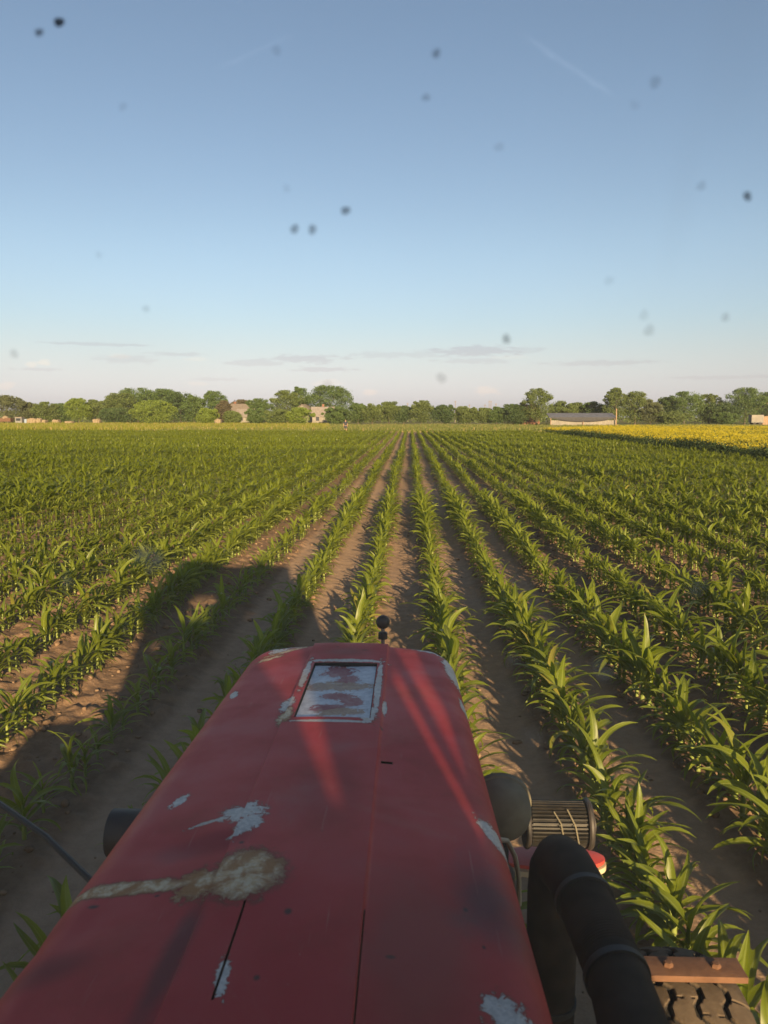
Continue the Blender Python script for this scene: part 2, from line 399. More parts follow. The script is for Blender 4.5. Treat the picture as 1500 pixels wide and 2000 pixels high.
# keep clear of what the tractor stands on
def under(x, y):
    return ((-1.24 < x < -0.62) and (-1.4 < y < 2.15)) or ((0.47 < x < 0.86) and (1.35 < y < 2.12)) or ((0.42 < x < 0.9) and (-1.4 < y < 0.2)) or (-0.62 < x < 0.47 and -1.6 < y < 2.62)
keep = np.array([not under(a, b) for a, b, _ in PL]); PL = PL[keep]; size = size[keep]
rot = rng.uniform(0, 2 * np.pi, len(PL)); gz = ground_h(PL[:, 0], PL[:, 1])
vx, vy, vd = project(PL[:, 0], PL[:, 1], gz + 0.2)
HOODP = [(500, 1262), (880, 1262), (960, 1560), (1160, 1560), (1245, 1830), (1245, 2010), (0, 2010), (0, 1890)]
def inpoly(x, y, P):
    c = np.zeros(len(x), bool); n = len(P)
    for i in range(n):
        (x1, y1), (x2, y2) = P[i], P[(i + 1) % n]
        if y1 == y2: continue
        t = ((y1 > y) != (y2 > y)) & (x < (x2 - x1) * (y - y1) / (y2 - y1) + x1); c ^= t
    return c
vis = (vd > 0.8) & (vx > -60) & (vx < 1560) & (vy > 800) & (vy < 2080) & ~inpoly(vx, vy, HOODP)
cand = np.where(vis)[0]; cand = cand[np.argsort(vd[cand])][:300]
single = np.zeros(len(PL), bool); single[cand] = True
ROWTXT = {-1: ('corn plant in the row coming out from under the left half of the red hood', 'corn plants in the row ahead of the left half of the hood'),
          0: ('corn plant in the row coming out from under the right half of the red hood', 'corn plants in the row ahead of the right half of the hood'),
          1: ('corn plant in the row beside the front tyre, first right of the tractor', 'corn plants in the first row right of the tractor'),
          -2: ('corn plant in the first row left of the hood front, between two bare tracks', 'corn plants in the first row left of the hood'),
          -3: ('corn plant in the sparse row inside the tractor shadow, second left of the hood', 'corn plants in the shaded sparse row left of the hood')}
NTH = ['', 'first', 'second', 'third', 'fourth', 'fifth', 'sixth', 'seventh', 'eighth', 'ninth', 'tenth', 'eleventh', 'twelfth']
def rowtxt(k):
    if k in ROWTXT: return ROWTXT[k]
    if k > 1: n = NTH[min(k, 12)]; return ('sunlit corn plant in the %s row right of the tractor' % n, 'corn plants in the %s row right of the tractor' % n)
    n = NTH[min(-k - 1, 12)]; return ('sunlit corn plant in the %s row left of the hood' % n, 'corn plants in the %s row left of the hood' % n)
protos = []
for s in range(12):
    v, f, rib, ti, mi = corn_proto(100 + s, 0)
    lf = mi == 0; sf = f[~lf]; ns = sf.max() + 1
    a = mesh_np('stalk', v[:ns], sf, attrs={'tint': ti[:ns]}); a.materials.append(STALK)
    b = mesh_np('leaves', v[ns:], f[lf] - ns, attrs={'tint': ti[ns:], 'rib': rib[ns:]}); b.materials.append(CORN)
    protos.append((a, b))
for i in cand:
    x, y, k = PL[i]; t, g = rowtxt(int(k))
    o = empty('corn_plant', (x, y, float(gz[i]) - 0.005), float(rot[i])); s = float(size[i]); o.scale = (s, s, s * random.uniform(0.92, 1.08))
    o.empty_display_size = 0.05
    tag(o, t, 'corn plant', g)
    a, b = protos[random.randrange(12)]
    for nm, mm in (('stalk', a), ('leaves', b)):
        c = bpy.data.objects.new(nm, mm); c.parent = o; col.objects.link(c)
VV, QQ, RBB, TII, MII = [], [], [], [], []; off = 0
for lod, (lo, hi) in ((1, (-99, 17)), (2, (17, 42)), (3, (42, 999))):
    sel = np.where((PL[:, 1] >= lo) & (PL[:, 1] < hi) & ~single)[0]
    pick = rng.integers(0, 8, len(sel))
    for pi in range(8):
        v, f, rib, ti, mi = corn_proto(300 + 10 * lod + pi, lod)
        s = sel[pick == pi]; n = len(s)
        if n == 0: continue
        c, sn, sz = np.cos(rot[s]), np.sin(rot[s]), size[s]
        W = np.empty((n, len(v), 3), np.float32)
        W[:, :, 0] = (v[None, :, 0] * c[:, None] - v[None, :, 1] * sn[:, None]) * sz[:, None] + PL[s, 0][:, None]
        W[:, :, 1] = (v[None, :, 0] * sn[:, None] + v[None, :, 1] * c[:, None]) * sz[:, None] + PL[s, 1][:, None]
        W[:, :, 2] = v[None, :, 2] * sz[:, None] + gz[s][:, None]
        VV.append(W.reshape(-1, 3))
        QQ.append((f[None] + (off + np.arange(n) * len(v))[:, None, None]).reshape(-1, 4)); off += n * len(v)
        RBB.append(np.tile(rib, n)); MII.append(np.tile(mi, n))
        TII.append((np.clip(ti[None] * 0.6 + rng.random(n)[:, None] * 0.4, 0, 1)).ravel())
me = mesh_np('corn_field', np.concatenate(VV), np.concatenate(QQ), np.concatenate(MII), {'rib': np.concatenate(RBB), 'tint': np.concatenate(TII)})
tag(link('corn_field', me, [CORN, STALK]), 'rows of young corn filling the field out to the trees', 'corn', kind='stuff')

# ------------------------------------------------------------------ small plants as quads
def quads_at(cen, size_w, size_l, r, up=0.0):
    """one randomly turned quad per centre"""
    n = len(cen)
    a = r.normal(size=(n, 3)); a[:, 2] += up * np.sign(a[:, 2]); a /= np.linalg.norm(a, axis=1)[:, None]
    b = np.cross(a, r.normal(size=(n, 3))); b /= np.linalg.norm(b, axis=1)[:, None]
    a *= (size_l / 2)[:, None]; b *= (size_w / 2)[:, None]
    v = np.stack([cen - a, cen + b, cen + a, cen - b], 1).reshape(-1, 3)
    return v, np.arange(4 * n).reshape(-1, 4)

# rapeseed block on the right, its edge parallel to the corn rows
CANG = leaf_mat('rape_leaf', (0.035, 0.062, 0.018), (0.065, 0.095, 0.028), (0.10, 0.15, 0.03), 0.25, 0.6)
CANY = leaf_mat('rape_flower', (0.30, 0.26, 0.010), (0.42, 0.36, 0.014), (0.42, 0.37, 0.012), 0.3, 0.6)
r = np.random.default_rng(77)
pts = []
for n, x0, x1, y0, y1 in ((21000, 15.9, 25, 18, 118), (11000, 25, 45, 40, 118), (12000, 45, 110, 80, 118)):
    p = np.stack([r.uniform(x0, x1, n), r.uniform(y0, y1, n)], 1)
    p = p[p[:, 1] < 93 + (p[:, 0] - 16) * 0.45]
    pts.append(p[p[:, 0] < 8 + 0.62 * p[:, 1] + 4])
P = np.concatenate(pts); hh = (0.92 + 0.35 * lattice(41, P[:, 0], P[:, 1], 2.5) + 0.3 * lattice(42, P[:, 0], P[:, 1], 9)) * r.normal(1, 0.07, len(P))
def spread(P, hh, k, lo, hi, rad):
    c = np.repeat(np.stack([P[:, 0], P[:, 1], 0 * hh], 1), k, 0); H = np.repeat(hh, k)
    c[:, :2] += r.normal(0, rad, (len(c), 2)); c[:, 2] = H * r.uniform(lo, hi, len(c)); return c
g = spread(P, hh, 8, 0.0, 0.90, 0.13); yl = spread(P, hh, 10, 0.82, 1.05, 0.13)
v1, q1 = quads_at(g, r.uniform(0.05, 0.10, len(g)), r.uniform(0.12, 0.26, len(g)), r)
v2, q2 = quads_at(yl, r.uniform(0.025, 0.045, len(yl)), r.uniform(0.04, 0.08, len(yl)), r)
v = np.concatenate([v1, v2]); q = np.concatenate([q1, q2 + len(v1)])
me = mesh_np('rapeseed', v, q, np.concatenate([np.zeros(len(q1)), np.ones(len(q2))]), {'tint': np.repeat(r.random(len(q)), 4)}, sm=False)
tag(link('rapeseed_crop', me, [CANG, CANY]), 'block of flowering yellow rapeseed along the right field edge', 'rapeseed', kind='stuff')

# grasses beyond the corn
def grass_patch(name, label, x0, x1, y0, y1, n, hgt, mats, wid=0.05, fl=0.0, seed=1, shape=None):
    r = np.random.default_rng(seed)
    P = np.stack([r.uniform(x0, x1, n), r.uniform(y0, y1, n)], 1)
    P = P[np.abs(P[:, 0] / P[:, 1] - 0.0) < 0.66]
    if shape: P = P[shape(P)]
    n = len(P); h = hgt * (1 + 0.7 * lattice(seed + 60, P[:, 0], P[:, 1], 6)) * r.uniform(0.6, 1.2, n)
    k = 3
    P3 = np.repeat(np.stack([P[:, 0], P[:, 1], h * 0], 1), k, 0); H = np.repeat(h, k)
    P3[:, :2] += r.normal(0, 0.15, (n * k, 2))
    a = r.uniform(0, 2 * np.pi, n * k); sx = np.stack([np.cos(a), np.sin(a), 0 * a], 1) * wid
    lean = np.stack([r.normal(0, 0.25, n * k), r.normal(0, 0.25, n * k), 1 + 0 * a], 1) * H[:, None]
    v = np.stack([P3 - sx, P3 + sx, P3 + lean + sx * 0.25, P3 + lean - sx * 0.25], 1).reshape(-1, 3)
    q = np.arange(len(v)).reshape(-1, 4)
    mi = (r.random(len(q)) < fl).astype(int)
    me = mesh_np(name, v, q, mi, {'tint': np.repeat(r.random(len(q)), 4)}, sm=False)
    tag(link(name, me, mats), label, 'grass', kind='stuff')
GR1 = leaf_mat('margin_grass', (0.080, 0.105, 0.022), (0.13, 0.15, 0.035), (0.16, 0.2, 0.03), 0.3, 0.7)
GR2 = leaf_mat('meadow_grass', (0.120, 0.140, 0.013), (0.180, 0.190, 0.020), (0.3, 0.28, 0.03), 0.3, 0.7)
GRD = leaf_mat('dry_grass', (0.24, 0.18, 0.07), (0.33, 0.25, 0.11), (0.3, 0.22, 0.1), 0.2, 0.7)
grass_patch('margin_grass', 'green grass strip between corn and trees', -40, 80, 113, 200, 26000, 0.42, [GR1, GRD], 0.06, 0.08, 1)
grass_patch('meadow_grass', 'yellow green meadow grass beyond the left of the corn', -140, -13, 122, 235, 30000, 0.55, [GR2, GRD], 0.06, 0.10, 2, lambda P: P[:, 0] < -13 - (P[:, 1] - 122) * 0.10)
grass_patch('dry_grass', 'thin dry grass along the far end of the corn', -75, 60, 105, 111, 2500, 0.16, [GRD, GR1], 0.05, 0.3, 3)
grass_patch('weeds', 'low weeds at the foot of the right hand corn rows', 1.1, 6.5, 2.0, 14, 1, 0.05, [GR1, GR1], 0.01, 0, 4)
bpy.data.objects.remove(bpy.data.objects['weeds'])

# ------------------------------------------------------------------ trees
BARK = simple_mat('bark', (0.06, 0.045, 0.035), (0.12, 0.09, 0.07), 3, 0.9)
TM = {'green': leaf_mat('foliage_green', (0.056, 0.100, 0.026), (0.088, 0.135, 0.034), (0.10, 0.16, 0.035), 0.22, 0.6),
      'olive': leaf_mat('foliage_olive', (0.074, 0.108, 0.028), (0.108, 0.145, 0.038), (0.13, 0.17, 0.04), 0.22, 0.6),
      'yellow': leaf_mat('foliage_yellow', (0.105, 0.16, 0.018), (0.145, 0.195, 0.028), (0.18, 0.24, 0.04), 0.22, 0.6),
      'dark': leaf_mat('foliage_dark', (0.042, 0.076, 0.024), (0.066, 0.105, 0.032), (0.07, 0.11, 0.03), 0.2, 0.6),
      'grey': leaf_mat('foliage_grey', (0.072, 0.092, 0.040), (0.104, 0.122, 0.052), (0.1, 0.12, 0.05), 0.2, 0.7),
      'brown': leaf_mat('foliage_brown', (0.068, 0.060, 0.034), (0.098, 0.085, 0.046), (0.1, 0.07, 0.04), 0.2, 0.7)}
def wx(px, D): return (px - 800) / 1500.0 * D
def wz(py, D): return CAMH + (815 - py) / 1500.0 * D
def tree(name, label, cat, px, top, wpx, D, mat, seed, bare=0.12, lobes=None, flat=0.8, group=None, low=True):
    r = np.random.default_rng(seed); rp = random.Random(seed)
    x = wx(px, D); H = wz(top, D); Wd = wpx / 1500.0 * D; rad = Wd / 2
    root = empty(name, (x, D, 0)); root.empty_display_size = 1
    z0 = H * bare; ch = H - z0
    tr = MB()
    tr.tube([(0, 0, -0.2), (rp.uniform(-.1, .1), 0, H * 0.3), (rp.uniform(-.2, .2), 0, H * 0.62)], [H * 0.022 + 0.03, H * 0.016 + .02, H * 0.008 + .01], 7)
    for i in range(6):
        a = rp.uniform(0, 6.28); h = H * rp.uniform(0.15, 0.45); L = rad * rp.uniform(0.5, 0.8)
        tr.tube([(0, 0, h), (math.cos(a) * L * 0.5, math.sin(a) * L * 0.5, h + ch * 0.18), (math.cos(a) * L, math.sin(a) * L, h + ch * 0.34)], [H * 0.010 + .01, H * .007, H * 0.003], 5)
    tr.build('trunk', BARK, root)
    nl = lobes or max(14, int(9 + rad * ch * 1.1))
    C, S = [], []
    for i in range(nl):
        u = r.uniform(-1, 1); a = r.uniform(0, 2 * np.pi); rr_ = r.uniform(0.25, 0.80) ** 0.6
        s = math.sqrt(max(0, 1 - u * u))
        zz = u if not low else max(u, -0.95)
        widen = 1.0 if u > -0.2 else (1.0 if low else 0.8)
        c = np.array([math.cos(a) * s * rr_ * rad * 0.82 * widen, math.sin(a) * s * rr_ * rad * 0.82 * widen, z0 + ch * (0.5 + 0.42 * zz * rr_ ** 0.4)])
        C.append(c); S.append(r.uniform(0.24, 0.42) * min(rad, ch * 0.6) * (1.25 if u < 0.3 else 0.9))
    for i in range(int(nl * 0.7)):
        u = r.uniform(0.0, 1); a = r.uniform(0, 2 * np.pi); s = math.sqrt(1 - u * u)
        C.append(np.array([math.cos(a) * s * rad * 0.86, math.sin(a) * s * rad * 0.86, z0 + ch * (0.5 + 0.44 * u)])); S.append(r.uniform(0.10, 0.20) * min(rad, ch * 0.6))
    V, Tn = [], []
    per = int(np.clip(11000 / len(C), 100, 600))
    for c, s in zip(C, S):
        dd = r.normal(size=(per, 3)); dd /= np.linalg.norm(dd, axis=1)[:, None]
        rad_ = s * r.uniform(0.45, 1.12, per)
        V.append(c + dd * rad_[:, None] * np.array([1.05, 1.05, flat])); Tn.append(np.full(per, r.random() * 0.6) + r.random(per) * 0.4)
    k = int(per * 5)
    dd = r.normal(size=(k, 3)); dd /= np.linalg.norm(dd, axis=1)[:, None]; dd *= (r.random(k) ** 0.4)[:, None]
    V.append(np.array([0, 0, z0 + ch * 0.46]) + dd * np.array([rad * 0.72, rad * 0.72, ch * 0.42])); Tn.append(r.random(k) * 0.5)
    cen = np.concatenate(V); tn = np.concatenate(Tn)
    top_ = np.quantile(cen[:, 2], .997); cen[:, 2] = np.where(cen[:, 2] > z0, z0 + (cen[:, 2] - z0) * (H - z0) / (top_ - z0), cen[:, 2]); ex_ = np.quantile(np.abs(cen[:, 0]), .99); cen[:, :2] *= rad / ex_
    ok = (cen[:, 2] > 0.05) & (cen[:, 2] < H * 1.01); cen = cen[ok]; tn = tn[ok]
    ls = np.clip(0.00112 * D, 0.12, 0.42)
    v, q = quads_at(cen, ls * r.uniform(0.55, 1.0, len(cen)), ls * r.uniform(0.9, 1.7, len(cen)), r, 0.0)
    me = mesh_np('crown', v, q, attrs={'tint': np.repeat(tn, 4)}, sm=False)
    link('crown', me, TM[mat], root)
    tag(root, label, cat, group)
    return root
T = 'tree'; B = 'bush'
for i, t in enumerate([
    # name, label, category, px, top, width px, distance, colour, bare
    ('broadleaf_tree', 'grey green tree at the left picture edge behind the parked orange trailer', T, 8, 772, 70, 245, 'grey', .1),
    ('broadleaf_tree', 'small grey green tree behind the grey cabin', T, 52, 786, 44, 250, 'grey', .1),
    ('broadleaf_tree', 'low round tree above the pair of straw stacks', T, 86, 785, 52, 245, 'olive', .1),
    ('broadleaf_tree', 'dark green tree between straw stacks and a pale tall tree', T, 120, 788, 48, 250, 'green', .05),
    ('broadleaf_tree', 'pale yellow green tree standing taller than its neighbours at left', T, 150, 778, 48, 240, 'yellow', .08),
    ('broadleaf_tree', 'thin pale olive tree beside the lone small straw heap', T, 182, 781, 46, 245, 'olive', .1),
    ('broadleaf_tree', 'dull green tree leading up to the big dark grove', T, 210, 781, 46, 250, 'grey', .05),
    ('broadleaf_tree', 'left shoulder tree of the big grove behind the round bush', T, 235, 768, 62, 238, 'olive', .04),
    ('broadleaf_tree', 'tallest broad tree of the big grove behind the round bush', T, 268, 758, 88, 245, 'green', .04),
    ('broadleaf_tree', 'broad dark tree crowning the middle of the big grove', T, 316, 760, 84, 248, 'green', .04),
    ('broadleaf_tree', 'lower dark tree on the right slope of the big grove', T, 352, 766, 66, 242, 'dark', .04),
    ('broadleaf_tree', 'rightmost dark tree of the big grove with drooping side', T, 378, 772, 48, 235, 'green', .03),
    ('broadleaf_tree', 'low undergrowth tree filling in left of the round bush', T, 222, 797, 60, 226, 'dark', .0),
    ('round_bush', 'big round yellow green bush in front of the dark grove', B, 300, 782, 86, 218, 'yellow', .0),
    ('broadleaf_tree', 'pointed bright green tree left of the white gabled house', T, 421, 764, 48, 232, 'green', .03),
    ('shrub', 'bright low yellow green shrub beneath the pointed tree', B, 406, 797, 40, 215, 'yellow', .0),
    ('shrub', 'reddish brown shrub leaning against the pointed tree', B, 438, 783, 30, 222, 'brown', .0),
    ('shrub', 'small green shrub in front of the white gabled house', B, 455, 803, 34, 214, 'olive', .0),
    ('shrub', 'dark low shrub right of the grey shed roof', B, 498, 798, 38, 222, 'green', .0),
    ('broadleaf_tree', 'brownish distant tree behind the white gabled house', T, 472, 781, 46, 300, 'brown', .1),
    ('broadleaf_tree', 'green tree right behind the grey shed roof', T, 506, 779, 56, 270, 'green', .08),
    ('broadleaf_tree', 'wide rounded tree left of the biggest dome shaped tree', T, 562, 763, 68, 238, 'olive', .06),
    ('broadleaf_tree', 'tall narrow tree squeezed between two rounded trees behind the tiled roof', T, 586, 757, 40, 242, 'green', .06),
    ('broadleaf_tree', 'biggest dome shaped tree above the tiled roofs', T, 644, 754, 92, 240, 'green', .06),
    ('shrub', 'olive bush in front of the wide rounded tree', B, 543, 799, 56, 212, 'olive', .0),
    ('shrub', 'pale olive bush in front of the tiled gable', B, 588, 796, 54, 210, 'yellow', .0),
    ('shrub', 'dark bush right of the low tiled roof behind the person', B, 657, 795, 52, 208, 'green', .0),
    ('orchard_tree', 'green orchard tree behind the standing person on the right', T, 700, 788, 50, 206, 'green', .08),
    ('orchard_tree', 'olive orchard tree with a gap under its left side', T, 728, 789, 40, 204, 'olive', .12),
    ('orchard_tree', 'pale orchard tree left of where the corn rows meet', T, 760, 785, 46, 206, 'olive', .12),
    ('orchard_tree', 'dark narrow orchard tree where the corn rows meet', T, 788, 793, 34, 206, 'dark', .12),
    ('orchard_tree', 'tallest orchard tree with a small pointed top', T, 822, 783, 50, 204, 'olive', .1),
    ('orchard_tree', 'dark low orchard tree left of the tall bare pole', T, 868, 791, 48, 202, 'dark', .08),
    ('orchard_tree', 'round orchard tree right of the tall bare pole', T, 910, 794, 46, 201, 'olive', .08),
    ('orchard_tree', 'pale small orchard tree beneath the cluster of poles', T, 942, 797, 40, 200, 'olive', .08),
    ('orchard_tree', 'dark orchard tree right of the cluster of poles', T, 968, 795, 42, 199, 'green', .06),
    ('orchard_tree', 'wide dark orchard tree touching the big willow', T, 1000, 790, 56, 198, 'dark', .04),
    ('willow_tree', 'big airy willow beside the brick house', T, 1044, 760, 60, 196, 'olive', .12),
    ('broadleaf_tree', 'low distant tree just right of the big willow', T, 1090, 784, 48, 240, 'olive', .05),
    ('broadleaf_tree', 'low distant tree above the left half of the dark shed roof', T, 1122, 787, 48, 245, 'olive', .05),
    ('broadleaf_tree', 'low distant tree above the right half of the dark shed roof', T, 1155, 785, 50, 240, 'green', .05),
    ('broadleaf_tree', 'tall flat topped tree behind the shed corner post', T, 1193, 759, 42, 228, 'olive', .08),
    ('broadleaf_tree', 'tall leafy tree right of the flat topped tree', T, 1232, 766, 56, 228, 'olive', .05),
    ('broadleaf_tree', 'lower shaggy tree left of the small wooden shed', T, 1262, 782, 46, 226, 'grey', .04),
    ('broadleaf_tree', 'dark rounded tree behind the small wooden shed', T, 1290, 777, 44, 240, 'dark', .03),
    ('broadleaf_tree', 'bright green spreading tree right of the small wooden shed', T, 1325, 766, 70, 236, 'green', .04),
    ('broadleaf_tree', 'thin pale tree between the spreading tree and a dark thicket', T, 1372, 771, 46, 246, 'olive', .06),
    ('shrub', 'dark thicket low between two tall trees on the right', B, 1390, 788, 80, 236, 'dark', .0),
    ('broadleaf_tree', 'large dark tree behind the white trailer', T, 1440, 759, 80, 240, 'green', .03),
    ('broadleaf_tree', 'tall dark tree partly hiding the brown tower house', T, 1478, 768, 60, 262, 'dark', .05),
    ('broadleaf_tree', 'dark tree cut by the right picture edge', T, 1512, 780, 60, 240, 'dark', .03),
    ('shrub', 'olive shrub at the foot of the bright spreading tree', B, 1300, 803, 60, 224, 'olive', .0),
    ('shrub', 'green shrub left of the white trailer', B, 1402, 805, 46, 226, 'green', .0),
]):
    tree(*t[:3], t[3], t[4], t[5], t[6], t[7], 900 + i, bare=t[8], group=('trees along the far field edge' if t[2] == T else 'bushes along the far field edge'))
# the belt of more distant woods seen between the trees
r = np.random.default_rng(5); n = 26000
xx = r.uniform(-330, 330, n); yy = r.uniform(300, 350, n)
hh = 4.6 + 3.0 * lattice(71, xx, xx * 0, 9) + 2.0 * lattice(72, xx, xx * 0, 28)
cen = np.stack([xx, yy, hh * r.random(n) ** 0.7], 1)
v, q = quads_at(cen, r.uniform(0.5, 0.9, n), r.uniform(0.7, 1.4, n), r)
me = mesh_np('woods', v, q, attrs={'tint': np.repeat(r.random(n), 4)}, sm=False)
tag(link('far_woods', me, TM['olive']), 'low far belt of woods seen through gaps in the tree line', 'woods', kind='stuff')

# ------------------------------------------------------------------ far buildings and things
WHITE = simple_mat('whitewash', (0.17, 0.158, 0.135), (0.22, 0.205, 0.175), 0.8, 0.9, bs=0)
TILE = simple_mat('pale_roof', (0.15, 0.125, 0.10), (0.20, 0.17, 0.14), 2.0, 0.85, bs=0.3, bd=.05)
GREY = simple_mat('grey_roof', (0.15, 0.13, 0.12), (0.21, 0.19, 0.17), 2.0, 0.8, bs=0.3, bd=.05)
BRICK = simple_mat('red_brick', (0.16, 0.075, 0.05), (0.22, 0.11, 0.075), 6.0, 0.9, bs=0.2, bd=.02)
WOOD = simple_mat('old_wood', (0.20, 0.13, 0.08), (0.32, 0.22, 0.14), 4.0, 0.9, bs=0.3, bd=.02)
STRAW = simple_mat('straw', (0.17, 0.135, 0.085), (0.24, 0.19, 0.12), 5.0, 0.95, bs=0.5, bd=.06)
SLATE = simple_mat('slate_roof', (0.085, 0.09, 0.11), (0.13, 0.135, 0.155), 1.2, 0.6, bs=0.2, bd=.02)
TARP = simple_mat('dark_tarp', (0.012, 0.013, 0.017), (0.02, 0.021, 0.026), 2.0, 0.7, bs=0.3, bd=.03)
DARKGL = simple_mat('dark_window', (0.02, 0.025, 0.03), (0.04, 0.045, 0.05), 2.0, 0.15, bs=0)
ORNG = simple_mat('orange_rust', (0.11, 0.055, 0.028), (0.085, 0.045, 0.025), 3.0, 0.8, bs=0)
GPAINT = simple_mat('grey_paint', (0.13, 0.13, 0.125), (0.18, 0.18, 0.17), 2.0, 0.7, bs=0)
BPAINT = simple_mat('pale_blue_paint', (0.17, 0.22, 0.30), (0.22, 0.28, 0.35), 2.0, 0.6, bs=0)
RUBBER = simple_mat('far_rubber', (0.02, 0.02, 0.02), (0.05, 0.045, 0.04), 9.0, 0.85, bs=0)
def house(name, label, px, D, L, Wd, eave, ridge, rz, wall, roof, chim=False, win=2):
    o = empty(name, (wx(px, D), D, 0), rz)
    MB().prism([(-Wd / 2, -0.3), (Wd / 2, -0.3), (Wd / 2, eave), (0, ridge - 0.12), (-Wd / 2, eave)], -L / 2, L / 2, 'x').build('wall', wall, o)
    ov = 0.35; sl = (ridge - eave) / (Wd / 2)
    rf = MB()
    for s in (-1, 1):
        a, b = (s * (Wd / 2 + ov), eave - ov * sl), (0, ridge)
        rf.prism([a, b, (0, ridge + 0.16), (a[0], a[1] + 0.16)], -L / 2 - ov, L / 2 + ov, 'x')
    rfo = rf.build('roof', roof, o)
    if chim: MB().box(-0.3, 0.3, Wd * .15 - 0.3, Wd * .15 + 0.3, eave, ridge + 0.9).build('chimney', BRICK, rfo)
    for i in range(win):
        xx = -L / 2 + L * (i + 0.5) / win
        f = MB()
        for (a, b, c, d_) in ((-.55, .55, 1.0, 1.08), (-.55, .55, 2.32, 2.4), (-.55, -.47, 1.08, 2.32), (.47, .55, 1.08, 2.32)): f.box(xx + a, xx + b, -Wd / 2 - 0.08, -Wd / 2 - 0.003, c, d_)
        fo = f.build('window', WHITE, o)
        MB().box(xx - .47, xx + .47, -Wd / 2 - 0.04, -Wd / 2 - 0.003, 1.08, 2.32).build('pane', DARKGL, fo)
    return tag(o, label, 'house')
house('white_house', 'white house with a steep pale roof and sunlit gable behind the shrubs', 463, 262, 7.5, 6.0, 4.2, 6.5, R(52), WHITE, TILE, True, 3)
tag(house('low_shed', 'low white walled shed with a plain grey roof in front of the white house', 481, 244, 5.0, 5.0, 2.4, 4.6, R(6), WHITE, GREY, False, 2), cat='shed')
house('tiled_house', 'house with a pale tiled gable almost hidden by olive bushes', 597, 236, 6.0, 6.2, 3.6, 5.9, R(80), WHITE, TILE, False, 2)
tag(house('tiled_outbuilding', 'long low outbuilding with grey brown roof right of the tiled gable', 632, 226, 6.2, 4.6, 2.6, 5.0, R(4), WHITE, GREY, True, 2), cat='outbuilding')
house('brick_house', 'small red brick house half hidden by the big willow', 1029, 203, 4.6, 4.2, 3.4, 5.2, R(10), BRICK, BRICK, False, 2)
tag(house('wooden_shed', 'small lone wooden shed among trees beyond the rapeseed', 1296, 232, 2.6, 2.2, 2.0, 2.6, R(75), WOOD, GREY, False, 1), cat='shed')
house('tower_house', 'brown wooden tower house rising behind the white trailer', 1482, 250, 4.2, 4.2, 5.6, 6.7, R(20), WOOD, BRICK, False, 2)
# long dark roofed shed with a sagging tarpaulin
D = 182.0; x0, x1 = wx(1070, D), wx(1196, D)
o = empty('long_shed', ((x0 + x1) / 2, D, 0)); hw = (x1 - x0) / 2
f = MB(); k = 30
for i in range(k): a = -hw + 2 * hw * i / k; f.box(a + 0.01, a + 2 * hw / k - 0.01, -0.06 + 0.02 * (i % 2), 0.06 + 0.02 * (i % 2), -0.2, 1.38 + 0.05 * random.random())
f.build('wall', WHITE, o)
MB().prism([(-0.5, 1.95), (4.0, 3.0), (4.0, 3.12), (-0.5, 2.07)], -hw - 0.2, hw + 0.1, 'x').build('roof', SLATE, o)
V, Fc = [], []; n = 28
for i in range(n + 1):
    t = -1 + 2 * i / n; zb = 1.12 + 0.80 * abs(t) ** 2.2
    for (yy_, zz_) in ((-0.56, 2.08 + 0.02), (-0.60, (2.08 + zb) / 2), (-0.56, zb - 0.02), (-0.52, zb), (-0.53, 2.05)): V.append((t * hw * 0.99, yy_, zz_))
for i in range(n):
    for j in range(4): Fc.append((i * 5 + j, i * 5 + j + 1, i * 5 + 5 + j + 1, i * 5 + 5 + j))
f = MB(); f.v = [Vector(p) for p in V]; f.f = Fc; f.build('tarpaulin', TARP, o)
MB().box(hw - 0.25, hw - 0.05, -0.9, -0.7, -0.2, 4.1).build('post', WOOD, o)
for sx in (-hw + 0.15, 0.0): MB().box(sx - 0.08, sx + 0.08, -0.45, -0.3, -0.2, 1.93).build('post', WOOD, o)
tag(o, 'long low shed with slate blue roof and sagging dark tarpaulin', 'shed')
# white trailer, plank fence
def wheel_simple(parent, x, y, rad, wd):
    wv = MB().lathe([(rad * .55, -wd / 2), (rad * .95, -wd / 2), (rad, -wd * .3), (rad, wd * .3), (rad * .95, wd / 2), (rad * .55, wd / 2)], (x, y, rad), (0, 1, 0), 20).build('wheel', RUBBER, parent)
    MB().lathe([(0, -wd * .3), (rad * .56, -wd * .4), (rad * .56, wd * .4), (0, wd * .3)], (x, y, rad), (0, 1, 0), 16).build('rim', GPAINT, wv)
D = 205.0; o = empty('white_trailer', (wx(1461, D), D, 0))
MB().box(-1.55, 1.55, -1, 1, 0.95, 2.72).build('body', WHITE, o, bevel=.05)
MB().box(-1.5, 1.5, -0.9, 0.9, 0.72, 0.947).build('chassis', GPAINT, o)
for sx in (-0.7, 0.7):
    for sy in (-.95, .95): wheel_simple(o, sx, sy, 0.4, 0.22)
MB().tube([(1.5, 0, .8), (2.5, 0, .6)], .06, 8).build('drawbar', GPAINT, o)
tag(o, 'white box trailer parked in front of trees at the right', 'trailer')
D = 207.0; o = empty('plank_fence', (wx(1500, D), D, 0)); f = MB()
for i in range(26): f.box(-3.6 + i * .42, -3.6 + i * .42 + .38, 0, .04, 0.75 - .6, 2.35 + 0.1 * random.random())
f.build('planks', WOOD, o)
for i in range(5): MB().box(-3.6 + i * 2.6, -3.48 + i * 2.6, .045, .17, -0.2, 2.3).build('post', WOOD, o)
tag(o, 'weathered plank fence running from the white trailer to the picture edge', 'fence')
